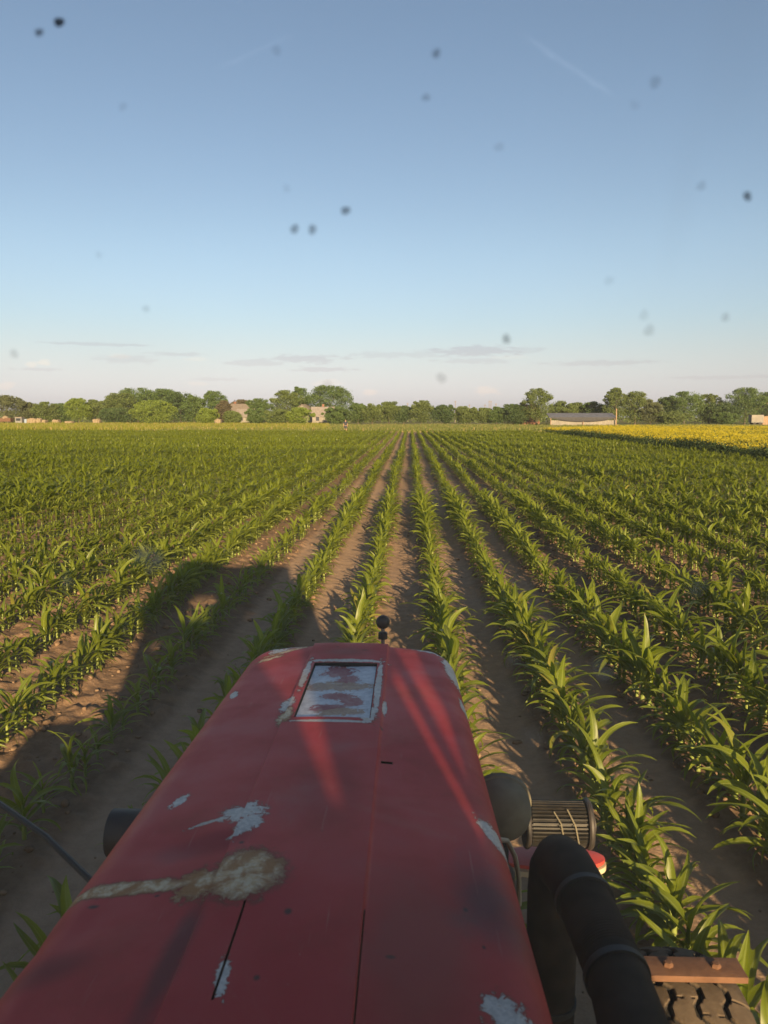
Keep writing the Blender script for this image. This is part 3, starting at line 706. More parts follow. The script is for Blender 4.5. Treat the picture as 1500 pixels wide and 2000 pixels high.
# farmyard things at the left
D = 222.0
o = empty('orange_trailer', (wx(6, D), D, 0))
f = MB().box(-2.4, 1.6, -1, -0.94, 1.0, 1.9).box(-2.4, 1.6, .94, 1, 1.0, 1.9).box(-2.4, -2.34, -.94, .94, 1.0, 1.9).box(1.54, 1.6, -.94, .94, 1, 1.9).box(-2.4, 1.6, -1, 1, .85, .995)
f.build('body', ORNG, o)
for sx in (-1.5, .8):
    for sy in (-.9, .9): wheel_simple(o, sx, sy, .42, .24)
MB().lathe([(0.0, 0.9), (0.5, .75), (0.95, .3), (1.1, 0)], (-.4, 0, 1.7), (0, 0, 1), 14).build('load', STRAW, o)
tag(o, 'rusty orange farm trailer at the left picture edge below trees', 'trailer')
o = empty('grey_cabin', (wx(32, D), D, 0))
MB().box(-.95, .95, -.9, .9, .3, 2.0).build('body', GPAINT, o, bevel=.04)
MB().box(-1.05, 1.05, -1, 1, 2.003, 2.2).build('roof', TILE, o)
w_ = MB().box(-.7, .7, -.94, -.903, 1.1, 1.8).build('window', DARKGL, o)
for sx in (-.8, .8): MB().box(sx - .1, sx + .1, -.8, .8, 0, .297).build('skid', WOOD, o)
tag(o, 'small grey cabin on skids with one wide window, left of straw', 'cabin')
o = empty('blue_barrel', (wx(44, D), D, 0))
MB().lathe([(.45, 0), (.5, .06), (.5, .45), (.54, .5), (.5, .55), (.5, 1.0), (.54, 1.05), (.5, 1.1), (.5, 1.45), (.45, 1.52), (.2, 1.54)], (0, 0, .02), (0, 0, 1), 20).build('drum', BPAINT, o)
MB().lathe([(.12, 1.5), (.12, 1.62), (.0, 1.64)], (0, 0, .03), (0, 0, 1), 12).build('lid', GPAINT, o)
tag(o, 'pale blue barrel standing between grey cabin and straw stack', 'barrel')
def stack(px, wpx, top, label, D=222.0, seed=0):
    r = np.random.default_rng(seed); Wd = wpx / 1500 * D; H = wz(top, D)
    bm = bmesh.new(); bmesh.ops.create_icosphere(bm, subdivisions=4, radius=1)
    for v in bm.verts:
        c = v.co; n = 0.10 * math.sin(c.x * 7 + seed) + .08 * math.sin(c.y * 9 + c.z * 8 + seed * 2) + r.normal(0, .03)
        e = 0.55
        sgn = lambda t: math.copysign(abs(t) ** e, t)
        v.co = Vector((sgn(c.x) * Wd / 2 * (1 + n), sgn(c.y) * 1.2 * (1 + n), max(0.0, H * (0.5 + 0.5 * sgn(c.z)) * (1 + n * .5)) - .02))
    me = bpy.data.meshes.new('straw_stack'); bm.to_mesh(me); bm.free(); me.shade_smooth()
    tag(link('straw_stack', me, STRAW, None, (wx(px, D), D, 0)), label, 'straw stack', 'straw stacks along the left tree line')
stack(57, 16, 817, 'wide boxy straw stack next to the blue barrel', seed=1)
stack(71, 9, 817, 'narrow upright straw stack right against the wide boxy one', seed=2)
stack(82, 8, 820, 'low straw heap just right of the paired stacks', seed=3)
stack(105, 14, 819.5, 'pale flattened straw heap below the dark green tree', seed=4)
stack(131, 16, 822.5, 'lowest wide straw heap lying in the meadow edge', seed=5)
stack(186, 13, 818, 'lone straw heap near the thin pale olive tree', seed=6)
stack(426, 11, 818.5, 'small pale heap in front of the shrub row by the low shed', D=206.0, seed=8)
# poles
PW = simple_mat('pole_wood', (0.16, 0.13, 0.11), (0.22, 0.19, 0.16), 3.0, 0.9, bs=0)
for px, top, D, lb in ((888, 783, 300, 'tall bare pole standing alone over the orchard trees'), (915, 790, 320, 'short pole right of the lone tall pole'),
                       (945, 790, 320, 'shorter pole left of the twin poles'), (953, 783, 310, 'left pole of the tall twin poles'),
                       (956.5, 783, 318, 'right pole of the tall twin poles'), (966, 788, 320, 'thin pole just right of the twin poles'), (1143, 786, 300, 'pole above the dark shed roof trees'), (796, 787, 330, 'thin distant pole where the corn rows meet')):
    H = wz(top, D); o = empty('utility_pole', (wx(px, D), D, 0))
    MB().tube([(0, 0, -.2), (0, 0, H)], [.14, .10], 8).build('post', PW, o)
    cb = MB().box(-.6, .6, -.05, .05, H - .6, H - .48, Matrix.Rotation(R(40), 3, 'Z')).build('crossarm', PW, o)
    f = MB()
    for sx in (-.5, .5): f.tube([(sx * .766, sx * .643, H - .48), (sx * .766, sx * .643, H - .3)], .05, 6)
    f.build('insulator', GPAINT, cb)
    tag(o, lb, 'pole', 'utility poles behind the orchard')

# ------------------------------------------------------------------ person at the end of the rows
SKIN = simple_mat('skin', (0.30, 0.17, 0.12), (0.34, 0.20, 0.14), 8, 0.6, bs=0)
NAVY = simple_mat('navy_cloth', (0.018, 0.02, 0.035), (0.028, 0.03, 0.05), 20, 0.85, bs=0)
SHORT = simple_mat('shorts_cloth', (0.03, 0.032, 0.045), (0.045, 0.045, 0.06), 20, 0.85, bs=0)
HAIR = simple_mat('hair', (0.05, 0.035, 0.025), (0.08, 0.055, 0.04), 30, 0.7, bs=0)
def skin_mesh(name, verts, edges, radii, mat, parent, root=0, sub=2):
    me = bpy.data.meshes.new(name); me.from_pydata(verts, edges, [])
    o = link(name, me, mat, parent)
    sm = o.modifiers.new('skin', 'SKIN'); sm.use_smooth_shade = True
    for i, sv in enumerate(me.skin_vertices[0].data): sv.radius = (radii[i], radii[i]) if not hasattr(radii[i], '__len__') else radii[i]; sv.use_root = (i == root)
    o.modifiers.new('sub', 'SUBSURF').levels = sub; o.modifiers['sub'].render_levels = sub
    return o
D = 108.0; px_ = wx(675.5, D)
po = empty('person', (px_, D, 0.0), R(6))
V = [(0, 0, .95), (0, 0, 1.1), (0, .01, 1.28), (0, .015, 1.43), (0, 0, 1.52), (0, -.015, 1.60), (0, -.01, 1.69), (0, 0, 1.755)]
E_ = [(i, i + 1) for i in range(7)]
Rr = [(.155, .11), (.14, .10), (.155, .11), (.135, .09), (.055, .055), (.075, .085), (.085, .10), (.055, .07)]
for s in (-1, 1):
    b = len(V)
    V += [(s * .1, 0, .88), (s * .115, -.01, .5), (s * .12, .02, .1), (s * .125, -.0, .045), (s * .14, -.14, .035)]
    Rr += [.095, .062, .042, .045, .035]; E_ += [(0, b), (b, b + 1), (b + 1, b + 2), (b + 2, b + 3), (b + 3, b + 4)]
    b = len(V)
    V += [(s * .20, .01, 1.42), (s * .27, .02, 1.15), (s * .29, -.05, .92), (s * .295, -.07, .84)]
    Rr += [.06, .045, .032, (.024, .036)]; E_ += [(3, b), (b, b + 1), (b + 1, b + 2), (b + 2, b + 3)]
    pal = b + 3
    for j, (dy, L) in enumerate(((-.035, .075), (-.012, .088), (.012, .082), (.034, .062))):
        c = len(V); V += [(s * .292, -.075 + dy, .80), (s * .285, -.08 + dy, .80 - L * .55), (s * .27, -.083 + dy, .80 - L)]; Rr += [.010, .009, .008]
        E_ += [(pal, c), (c, c + 1), (c + 1, c + 2)]
    c = len(V); V += [(s * .275, -.115, .85), (s * .265, -.135, .80)]; Rr += [.012, .009]; E_ += [(pal, c), (c, c + 1)]
skin_mesh('body', V, E_, Rr, SKIN, po)
# shirt, shorts, hair over the body
skin_mesh('shirt', [(0, 0, .90), (0, 0, 1.08), (0, .01, 1.28), (0, .015, 1.44), (-.21, .01, 1.42), (-.255, .02, 1.22), (.21, .01, 1.42), (.255, .02, 1.22)],
          [(0, 1), (1, 2), (2, 3), (3, 4), (4, 5), (3, 6), (6, 7)], [(.19, .135), (.18, .13), (.185, .13), (.15, .105), .078, .072, .078, .072], NAVY, po)
skin_mesh('shorts', [(0, 0, .93), (-.105, 0, .84), (-.118, -.01, .5), (.105, 0, .84), (.118, -.01, .5)], [(0, 1), (1, 2), (0, 3), (3, 4)], [(.17, .125), .118, .095, .118, .095], SHORT, po)
skin_mesh('hair', [(0, .03, 1.70), (0, .015, 1.77)], [(0, 1)], [(.085, .085), (.075, .08)], HAIR, po)
f = MB()
for s in (-1, 1): f.lathe([(0.0, 0.02), (.012, .012), (.015, 0), (.0, -.01)], (s * .03, -.115, 1.665), (0, -1, 0), 8)
f.build('eyes', HAIR, po)
tag(po, 'person in navy shirt and dark shorts standing in the corn at the far end', 'person')

# ------------------------------------------------------------------ evening haze over the field
m, nt = new_mat('haze_air')
N(nt, 'ShaderNodeOutputMaterial', {'Volume': N(nt, 'ShaderNodeVolumePrincipled', {'Color': c4((.93, .90, .86)), 'Density': 0.00013, 'Anisotropy': 0.1}).outputs[0]})
hb = MB().box(-420, 420, -40, 420, -1.2, 14.5).build('haze', m); tag(hb, 'thin pale evening haze over the field', 'haze', kind='stuff')

# ------------------------------------------------------------------ tractor
AX = -0.19
tr_ = empty('tractor', (AX, 0.6, 0)); tag(tr_, 'old red tractor seen from its cab, long chipped hood with a peeling white lid', 'tractor')
TL = (-AX, -0.6, 0)                     # parts keep world coordinates as their own
def patch_d(nt, co, cx, cy, rx, ry, rot, nz, amp):
    """ragged distance: under 1 inside the chip"""
    v = N(nt, 'ShaderNodeMapping', {'Vector': co, 'Location': (cx, cy, 1.33), 'Rotation': (0, 0, R(rot)), 'Scale': (rx, ry, 6.0)}, vector_type='TEXTURE').outputs[0]
    L = N(nt, 'ShaderNodeVectorMath', {0: v}, operation='LENGTH').outputs['Value']
    return mth(nt, 'ADD', L, mth(nt, 'MULTIPLY', mth(nt, 'SUBTRACT', nz, 0.45), amp * 1.1))
def patch(nt, co, cx, cy, rx, ry, rot, nz, amp):
    return maprange(nt, patch_d(nt, co, cx, cy, rx, ry, rot, nz, amp), 0.93, 1.05, 1, 0)
def maxm(nt, L):
    a = L[0]
    for b in L[1:]: a = mth(nt, 'MAXIMUM', a, b)
    return a
def minm(nt, L):
    a = L[0]
    for b in L[1:]: a = mth(nt, 'MINIMUM', a, b)
    return a
def red_paint(name, patches=(), rusts=(), smears_and_shade=()):
    m, nt = new_mat(name); co = objco(nt)
    nz = maprange(nt, noise(nt, co, 48, 10, 0.76, 0.8), 0.28, 0.72, 0, 1, False); nf = noise(nt, co, 110, 6, 0.65); nl = noise(nt, co, 3.2, 4); nm = noise(nt, co, 6.5, 5, 0.6)
    base = mixc(nt, maprange(nt, nl, 0.3, 0.7), (0.47, 0.034, 0.036), (0.56, 0.058, 0.055))
    base = mixc(nt, maprange(nt, nm, 0.45, 0.75, 0, 0.45), base, (0.24, 0.055, 0.045))
    base = mixc(nt, maprange(nt, noise(nt, co, 55, 7, 0.7), 0.66, 0.76, 0, 0.6), base, (0.10, 0.03, 0.03))
    base = mixc(nt, maprange(nt, noise(nt, co, 150, 3, 0.6), 0.70, 0.78, 0, 0.5), base, (0.42, 0.30, 0.24))
    for (cx, cy, rx, ry, rot, k, c_) in smears_and_shade:
        d_ = patch_d(nt, co, cx, cy, rx, ry, rot, nm, 1.2)
        base = mixc(nt, maprange(nt, d_, 0.3, 1.1, k, 0), base, c_)
    sv = N(nt, 'ShaderNodeMapping', {'Vector': co, 'Rotation': (0, 0, R(24)), 'Scale': (90, 5, 5)}).outputs[0]
    base = mixc(nt, maprange(nt, noise(nt, sv, 1.0, 3, 0.6), 0.66, 0.76, 0, 0.28), base, (0.52, 0.22, 0.18))
    base = mixc(nt, maprange(nt, noise(nt, co, 2.2, 6, 0.65, 0.8), 0.5, 0.72, 0, 0.30), base, (0.46, 0.17, 0.13))
    rough = maprange(nt, nm, 0.3, 0.7, 0.46, 0.66)
    hgt = mth(nt, 'MULTIPLY', nl, 0.25)
    prim = mixc(nt, maprange(nt, nf, 0.42, 0.6), (0.54, 0.50, 0.45), (0.72, 0.67, 0.60))
    rust = mixc(nt, maprange(nt, nz, 0.30, 0.5), (0.24, 0.105, 0.045), (0.40, 0.24, 0.12))
    rust = mixc(nt, maprange(nt, nf, 0.46, 0.58, 0, 0.8), rust, (0.52, 0.42, 0.31))
    cl = base
    if patches:
        d_ = minm(nt, [patch_d(nt, co, *p, nz, a) for *p, a in patches])
        cl = mixc(nt, maprange(nt, d_, 1.0, 1.28, 0.75, 0), cl, (0.17, 0.06, 0.035))
        mk = maprange(nt, d_, 0.95, 1.03, 1, 0)
        cl = mixc(nt, mk, cl, prim)
        cl = mixc(nt, mth(nt, 'MULTIPLY', mk, maprange(nt, mth(nt, 'ADD', nf, mth(nt, 'MULTIPLY', nm, 0.5)), 0.80, 0.88, 0, 0.8)), cl, rust)
        hgt = mth(nt, 'SUBTRACT', hgt, mth(nt, 'MULTIPLY', mk, 0.6))
    if rusts:
        d_ = minm(nt, [patch_d(nt, co, *p, nz, a) for *p, a in rusts])
        mk = maprange(nt, d_, 0.93, 1.05, 1, 0)
        cl = mixc(nt, maprange(nt, d_, 1.0, 1.3, 0.6, 0), cl, (0.15, 0.055, 0.035))
        mot = noise(nt, co, 24, 7, 0.68, 0.5)
        rim = mixc(nt, maprange(nt, mot, 0.40, 0.58), (0.46, 0.22, 0.085), mixc(nt, maprange(nt, nf, 0.4, 0.6), (0.74, 0.52, 0.29), (0.84, 0.70, 0.48)))
        rim = mixc(nt, maprange(nt, d_, 0.6, 0.97, 0, 0.8), rim, (0.33, 0.15, 0.065))
        cl = mixc(nt, mk, cl, rim)
        hgt = mth(nt, 'ADD', hgt, mth(nt, 'MULTIPLY', mk, mth(nt, 'ADD', mth(nt, 'MULTIPLY', nz, 1.2), 0.6)))
    nn = bump(nt, hgt, 0.6, 0.006)
    out(nt, principled(nt, cl, rough, 0, 0.22, nn))
    return m
HOOD = red_paint('chipped_red_paint',
    patches=[(-0.310, 1.368, 0.045, 0.035, -20, 1.4), (-0.292, 1.322, 0.022, 0.045, -18, 1.5), (-0.372, 1.345, 0.045, 0.006, 20, 1.2), (-0.46, 1.452, 0.013, 0.026, -25, 1.5),
             (-0.246, 0.930, 0.010, 0.040, 6, 1.5), (0.140, 0.895, 0.032, 0.062, 25, 1.3), (0.165, 1.385, 0.022, 0.05, 30, 1.3),
             (0.135, 2.33, 0.026, 0.12, 6, 1.0), (0.155, 2.07, 0.012, 0.05, 5, 1.2), (0.10, 2.455, 0.10, 0.022, -14, 1.1), (-0.36, 2.478, 0.16, 0.016, 6, 1.1), (-0.42, 2.43, 0.035, 0.03, 30, 1.4), (-0.49, 2.06, 0.012, 0.03, 10, 1.0),
             (-0.102 + .018, 2.05, 0.009, 0.22, 0, 0.8), (-0.193, 2.272, 0.12, 0.014, 0, 1.0), (-0.300, 2.15, 0.010, 0.14, 0, 1.1), (-0.318, 1.93, 0.018, 0.05, 0, 1.3), (-0.062, 1.92, 0.006, 0.05, 0, 1.2), (-0.10, 1.85, 0.02, 0.06, 0, 1.0), (-0.19, 1.80, 0.10, 0.008, 0, .5)],
    smears_and_shade=[(-0.180, 1.068, 0.0070, 0.0090, 0, .9, (0.045, 0.025, 0.022)), (-0.065, 1.780, 0.0060, 0.0100, 0, .9, (0.045, 0.025, 0.022)), (0.091, 1.125, 0.0060, 0.0080, 0, .9, (0.045, 0.025, 0.022)), (0.112, 1.044, 0.0050, 0.0070, 0, .9, (0.045, 0.025, 0.022)), (-0.024, 0.996, 0.0090, 0.0050, 0, .9, (0.045, 0.025, 0.022)), (-0.291, 1.255, 0.0060, 0.0060, 0, .9, (0.045, 0.025, 0.022)), (-0.500, 1.120, 0.0120, 0.0060, 0, .9, (0.045, 0.025, 0.022)), (-0.200, 0.930, 0.0060, 0.0070, 0, .9, (0.045, 0.025, 0.022)), (-0.400, 1.130, 0.0070, 0.0050, 0, .9, (0.045, 0.025, 0.022)), (-0.140, 2.380, 0.0200, 0.0080, 0, .9, (0.045, 0.025, 0.022)), (-0.230, 2.410, 0.0120, 0.0060, 0, .9, (0.045, 0.025, 0.022)), (0.13, 1.15, 0.09, 0.16, 10, 0.75, (0.075, 0.05, 0.055)), (0.02, 1.0, 0.12, 0.30, 0, 0.45, (0.20, 0.075, 0.05)), (-0.33, 0.98, 0.03, 0.2, -4, 0.7, (0.10, 0.035, 0.035)), (-0.50, 0.98, 0.09, 0.05, 20, 0.55, (0.13, 0.03, 0.03)), (-0.16, 1.45, 0.10, 0.25, 0, 0.35, (0.16, 0.03, 0.035)), (-0.36, 1.27, 0.10, 0.05, 10, 0.5, (0.20, 0.015, 0.025)), (-0.2, 2.36, 0.12, 0.07, 0, 0.5, (0.19, 0.075, 0.06))],  # dings, grease smears, and one slim dark strip painting a groove's shade
    rusts=[(-0.266, 1.160, 0.066, 0.070, 0, 0.55), (-0.34, 1.152, 0.035, 0.045, 0, 1.1), (-0.46, 1.160, 0.14, 0.020, -2, 0.55), (-0.31, 1.845, 0.020, 0.05, -4, 1.0), (-0.44, 2.36, 0.05, 0.014, 35, 1.3), (-0.40, 2.42, 0.09, 0.012, 33, 1.0)])
LIDM = red_paint('peeled_white_paint', patches=[(-0.19, 2.03, 0.30, 0.60, 0, 0.2)])
# the lid is mostly bare primer with islands of red left and two rusty bands
m, nt = new_mat('peeled_lid'); co = objco(nt)
nz = maprange(nt, noise(nt, co, 38, 9, 0.72, 1.2), 0.28, 0.72, 0, 1, False); nf = noise(nt, co, 70, 5)
prim = mixc(nt, maprange(nt, nf, 0.35, 0.65), (0.46, 0.47, 0.50), (0.60, 0.61, 0.63))
isl = maxm(nt, [patch(nt, co, *p, nz, 1.3) for p in ((-0.205, 2.19, 0.055, 0.055, 15), (-0.175, 2.12, 0.035, 0.045, 0), (-0.19, 1.985, 0.045, 0.03, 0), (-0.15, 1.95, 0.035, 0.04, 20), (-0.205, 1.90, 0.05, 0.03, 0))])
rb = maxm(nt, [patch(nt, co, *p, nz, 1.2) for p in ((-0.19, 2.065, 0.12, 0.035, 2), (-0.175, 1.875, 0.065, 0.03, 8))])
cl = mixc(nt, maprange(nt, isl, 0.3, 0.7), prim, (0.27, 0.045, 0.05))
cl = mixc(nt, mth(nt, 'MULTIPLY', rb, 0.9), cl, mixc(nt, maprange(nt, nz, 0.35, 0.65), (0.26, 0.11, 0.045), (0.46, 0.28, 0.15)))
cl = mixc(nt, maprange(nt, noise(nt, co, 45, 6, 0.7), 0.66, 0.72, 0, 0.8), cl, (0.10, 0.06, 0.05))
out(nt, principled(nt, cl, maprange(nt, nz, 0.3, 0.7, 0.35, 0.6), 0, 0.5, bump(nt, mth(nt, 'ADD', isl, mth(nt, 'MULTIPLY', rb, nz)), 0.5, 0.003))); LIDM = m
REDP = red_paint('plain_red_paint')
BLACKM = simple_mat('black_steel', (0.020, 0.018, 0.017), (0.045, 0.036, 0.030), 14, 0.6, bs=0.2, bd=.002)
RUB = simple_mat('hose_rubber', (0.018, 0.0135, 0.010), (0.058, 0.040, 0.027), 7, 0.8, bs=0.25, bd=.002, spec=.12)
CLAMP = simple_mat('clamp_band', (0.012, 0.012, 0.012), (0.022, 0.020, 0.018), 30, 0.6, 0.0, bs=0.1)
DUSTY = simple_mat('dusty_lamp_shell', (0.125, 0.110, 0.072), (0.175, 0.155, 0.105), 16, 0.85, bs=0.2, bd=.002)
RUSTY = simple_mat('rusty_bar', (0.100, 0.046, 0.022), (0.140, 0.068, 0.034), 30, 0.85, bs=0.5, bd=.002)
GRIME = simple_mat('oily_grime', (0.055, 0.038, 0.026), (0.14, 0.095, 0.06), 18, 0.8, bs=0.6, bd=.01)
GREYS = simple_mat('grey_steel', (0.16, 0.15, 0.14), (0.26, 0.24, 0.22), 25, 0.55, 0.4, bs=0.2)

def hood_w(y):
    w = np.interp(y, [0.4, 0.95, 2.43], [0.398, 0.396, 0.345])
    Rr, ye = 0.095, 2.50
    t = np.clip(y - (ye - Rr), 0, Rr); return w - (Rr - np.sqrt(Rr * Rr - t * t)) * 0.9
def hood_z(x, y):
    a = x - AX
    z = 1.352 - 0.030 * (np.abs(a) / 0.33) ** 2.2
    z = z + 0.010 * np.clip((0.1265 - np.abs(a)) / 0.0055, 0, 1)
    z = z + 0.0026 * lattice(31, x + 5, y, 0.34)
    for cx, cy, rx, ry, h in ((-0.345, 1.315, 0.055, 0.045, 0.009), (-0.40, 1.27, 0.08, 0.05, -0.005), (-0.52, 1.06, 0.06, 0.03, -0.006), (-0.26, 1.16, 0.07, 0.08, 0.006)):
        z = z + h * np.exp(-((x - cx) / rx) ** 2 - ((y - cy) / ry) ** 2)
    return z
LX0, LX1, LY0, LY1 = AX - 0.0955, AX + 0.0955, 1.825, 2.252
SX0, SX1, SY0, SY1 = -0.2512, -0.2476, 0.89, 1.09
QX0, QX1, QY0, QY1 = -0.0600, -0.0340, 1.600, 1.612
UX0, UX1, UY0, UY1 = -0.0668, -0.0648, 0.86, 1.09
xs = sorted(set([AX + t for t in (-0.1265, -0.121, 0.121)] + [LX0, LX1, SX0, SX1, QX0, QX1, UX0, UX1] + list(np.linspace(AX - 0.1, AX + 0.1, 15)[1:-1])))
xs = [x for i, x in enumerate(xs) if i == 0 or x - xs[i - 1] > 0.0012]
ys = sorted(set([LY0, LY1, SY0, SY1, QY0, QY1, UY1] + list(np.arange(0.40, 2.46, 0.03))))
ys = [y for i, y in enumerate(ys) if i == 0 or y - ys[i - 1] > 0.004 or y in (LY0, LY1, SY0, SY1, QY0, QY1, UY1)]
ys = [y for i, y in enumerate(ys) if i == len(ys) - 1 or ys[i + 1] - y > 0.004 or y in (LY0, LY1, SY0, SY1, QY0, QY1, UY1)]
bm = bmesh.new(); grid = []
def hood_section(y, dz):
    wv = float(hood_w(min(y, 2.50))); rc = 0.085; p = []
    xl, xr = xs[0], xs[-1]
    L, Rg = AX - wv, AX + wv
    xx = []
    for f in np.linspace(0, 1, 9)[:-1]: xx.append(L + rc + (xl - L - rc) * f)
    xx += xs
    for f in np.linspace(0, 1, 9)[1:]: xx.append(xr + (Rg - rc - xr) * f)
    xx = np.array(xx); zz = hood_z(xx, np.full(len(xx), y))
    p = [(x, z) for x, z in zip(xx, zz)]
    def corner(cx, z0, s):
        o = []
        for a in np.linspace(0, 90, 9)[1:]: o.append((cx + s * rc * math.sin(R(a)), z0 - rc * (1 - math.cos(R(a)))))
        for k in (0.08, 0.2, 0.34, 0.48): o.append((cx + s * (rc + 0.008 * k), z0 - rc - k))
        return o
    left = corner(L + rc, zz[0], -1); right = corner(Rg - rc, zz[-1], 1)
    return [(x, y, z - dz) for x, z in (list(reversed(left)) + p + right)]
rows_ = [(y, 0) for y in ys if y <= 2.45]
for a in (15, 30, 45, 60, 75, 90): rows_.append((2.45 + 0.06 * math.sin(R(a)), 0.06 * (1 - math.cos(R(a)))))
rows_ += [(2.513, 0.2), (2.515, 0.5)]
for y, dz in rows_: grid.append([bm.verts.new(p) for p in hood_section(y, dz)])
inb = lambda c, x0, x1, y0, y1: x0 - 2e-4 < c.x < x1 + 2e-4 and y0 - 2e-4 < c.y < y1 + 2e-4
for j in range(len(grid) - 1):
    for i in range(len(grid[0]) - 1):
        vs = (grid[j][i], grid[j][i + 1], grid[j + 1][i + 1], grid[j + 1][i])
        c = sum((q.co for q in vs), Vector()) / 4
        if c.z > 1.2 and (inb(c, LX0, LX1, LY0, LY1) or inb(c, SX0, SX1, SY0, SY1) or inb(c, QX0, QX1, QY0, QY1) or inb(c, UX0, UX1, UY0, UY1)): continue
        bm.faces.new(vs)
# lip of the lid opening turned down, painted black for the gap's shade
be = [e for e in bm.edges if e.is_boundary and all(LX0 - 1e-3 < v.co.x < LX1 + 1e-3 and LY0 - 1e-3 < v.co.y < LY1 + 1e-3 for v in e.verts)]
ex = bmesh.ops.extrude_edge_only(bm, edges=be)
for fc in ex['geom']:
    if isinstance(fc, bmesh.types.BMFace): fc.material_index = 1
for v in ex['geom']:
    if isinstance(v, bmesh.types.BMVert): v.co.z -= 0.03
bmesh.ops.recalc_face_normals(bm, faces=bm.faces)
me = bpy.data.meshes.new('hood'); bm.to_mesh(me); bm.free(); smooth(me, 40)
hood = link('hood', me, [HOOD, BLACKM], tr_, TL)
lx = np.linspace(LX0 + 0.0035, LX1 - 0.0028, 14); ly = np.linspace(LY0 - 0.004, LY1 - 0.008, 24)
f = MB(); Vv = []
for dz in (0, -0.004):
    for y in ly:
        for x in lx: f.v.append(Vector((x, y, 1.3585 - 0.0035 - 0.003 * (y - LY0) / 0.43 + 0.001 * math.sin(x * 40 + y * 11) + dz)))
n0, n1 = len(lx), len(ly)
for j in range(n1 - 1):
    for i in range(n0 - 1): f.f.append((j * n0 + i, j * n0 + i + 1, (j + 1) * n0 + i + 1, (j + 1) * n0 + i))
lid = f.build('access_lid', LIDM, hood)
lid['label'] = 'recessed lid of the hood, peeled to white primer with rust'
# ball knob ahead of the hood
kb = MB().lathe([(0.0, -0.0245)] + [(0.0245 * math.cos(R(a)), 0.0245 * math.sin(R(a))) for a in range(-75, 90, 15)] + [(0.0, 0.0245)], (-0.09, 2.6, 1.394), (0, 0, 1), 24).build('ball_knob', simple_mat('ball_plastic', (.035, .028, .022), (.055, .043, .033), 40, .6, bs=.1), tr_, TL)
MB().tube([(-0.09, 2.6, 1.22), (-0.09, 2.6, 1.374)], 0.007, 10).build('stem', GREYS, kb)
MB().lathe([(.018, 0), (.018, .02), (.012, .024)], (-0.09, 2.6, 1.335), (0, 0, 1), 6).build('nut', CLAMP, kb)
MB().box(-.14, -.04, 2.52, 2.62, 1.19, 1.215).build('bracket', BLACKM, kb)
# headlamp shells
for x, z, mt in ((0.268, 0.975, DUSTY), (-0.655, 0.97, BLACKM)):
    h = MB().lathe([(0.0, -0.060), (0.035, -0.058), (0.060, -0.050), (0.078, -0.034), (0.086, -0.010), (0.087, 0.03), (0.092, 0.034), (0.092, 0.05)], (x, 2.10, z), (0, 1, 0.12), 40).build('headlamp', mt, tr_, TL)
    MB().lathe([(0.0, 0.066), (0.05, 0.062), (0.0915, 0.051)], (x, 2.10, z), (0, 1, 0.12), 32).build('lens', simple_mat('lamp_glass', (.5, .5, .5), (.6, .6, .6), 5, .1, bs=0), h)
    MB().box(x - .02, x + .02, 2.07, 2.11, z - .28, z - .088).build('bracket', BLACKM, h)
# finned drum right of the hood
dc = (0.448, 2.2, 0.885)
f = MB().lathe([(0.050, -0.083), (0.050, 0.083)], dc, (1, 0, 0), 32)
for k in range(34):
    a = 2 * math.pi * k / 34; M_ = Matrix.Rotation(a, 3, 'X')
    f.box(dc[0] - .080, dc[0] + .080, dc[1] - .0022, dc[1] + .0022, dc[2] + .048, dc[2] + .066, M_, dc)
dr = f.build('finned_drum', simple_mat('drum_steel', (.013, .012, .010), (.028, .024, .018), 30, .6, .3, bs=.2), tr_, TL, ang=20)
for s in (-1, 1):
    MB().lathe([(0.0, -.008), (.070, -.008), (.074, -.003), (.074, .003), (.070, .008), (.03, .008), (.028, .02), (.0, .02)], (dc[0] + s * .092, dc[1], dc[2]), (s, 0, 0), 40).build('end_disc', BLACKM, dr)
f = MB()
for (a, b) in (((.43, 2.155, .945), (.455, 2.125, .88)), ((.47, 2.16, .95), (.50, 2.122, .86))): f.tube([a, ((a[0] + b[0]) / 2 + .004, 2.130, (a[2] + b[2]) / 2 + .010), b], .0022, 6)
f.build('wire', DUSTY, dr)
# red shield plate under the drum
pl = [(0.45 + 0.165 * math.copysign(abs(math.cos(t)) ** 0.8, math.cos(t)), 2.20 + 0.058 * math.sin(t)) for t in np.linspace(0, 2 * math.pi, 41)[:-1]]
BRED = simple_mat('bright_red_paint', (0.42, 0.05, 0.035), (0.50, 0.075, 0.05), 12, .5, bs=.2)
pl = [(a - .01, b + .035) for a, b in pl]
sh = MB().prism(pl, 0.745, 0.757, 'z').build('shield_plate', BRED, tr_, TL, bevel=.003)
MB().prism([(0.44 + (x - .44) * 1.02, 2.235 + (y - 2.235) * 1.10 - .004) for x, y in pl], .725, .742, 'z').build('rim', simple_mat('cream_rim', (.42, .34, .2), (.5, .42, .26), 20, .7, bs=.1), sh)
f = MB()
for x in (.40, .53): f.lathe([(.011, 0), (.011, .012), (0, .014)], (x, 2.18, .757), (0, 0, 1), 6)
f.build('bolts', GREYS, sh)
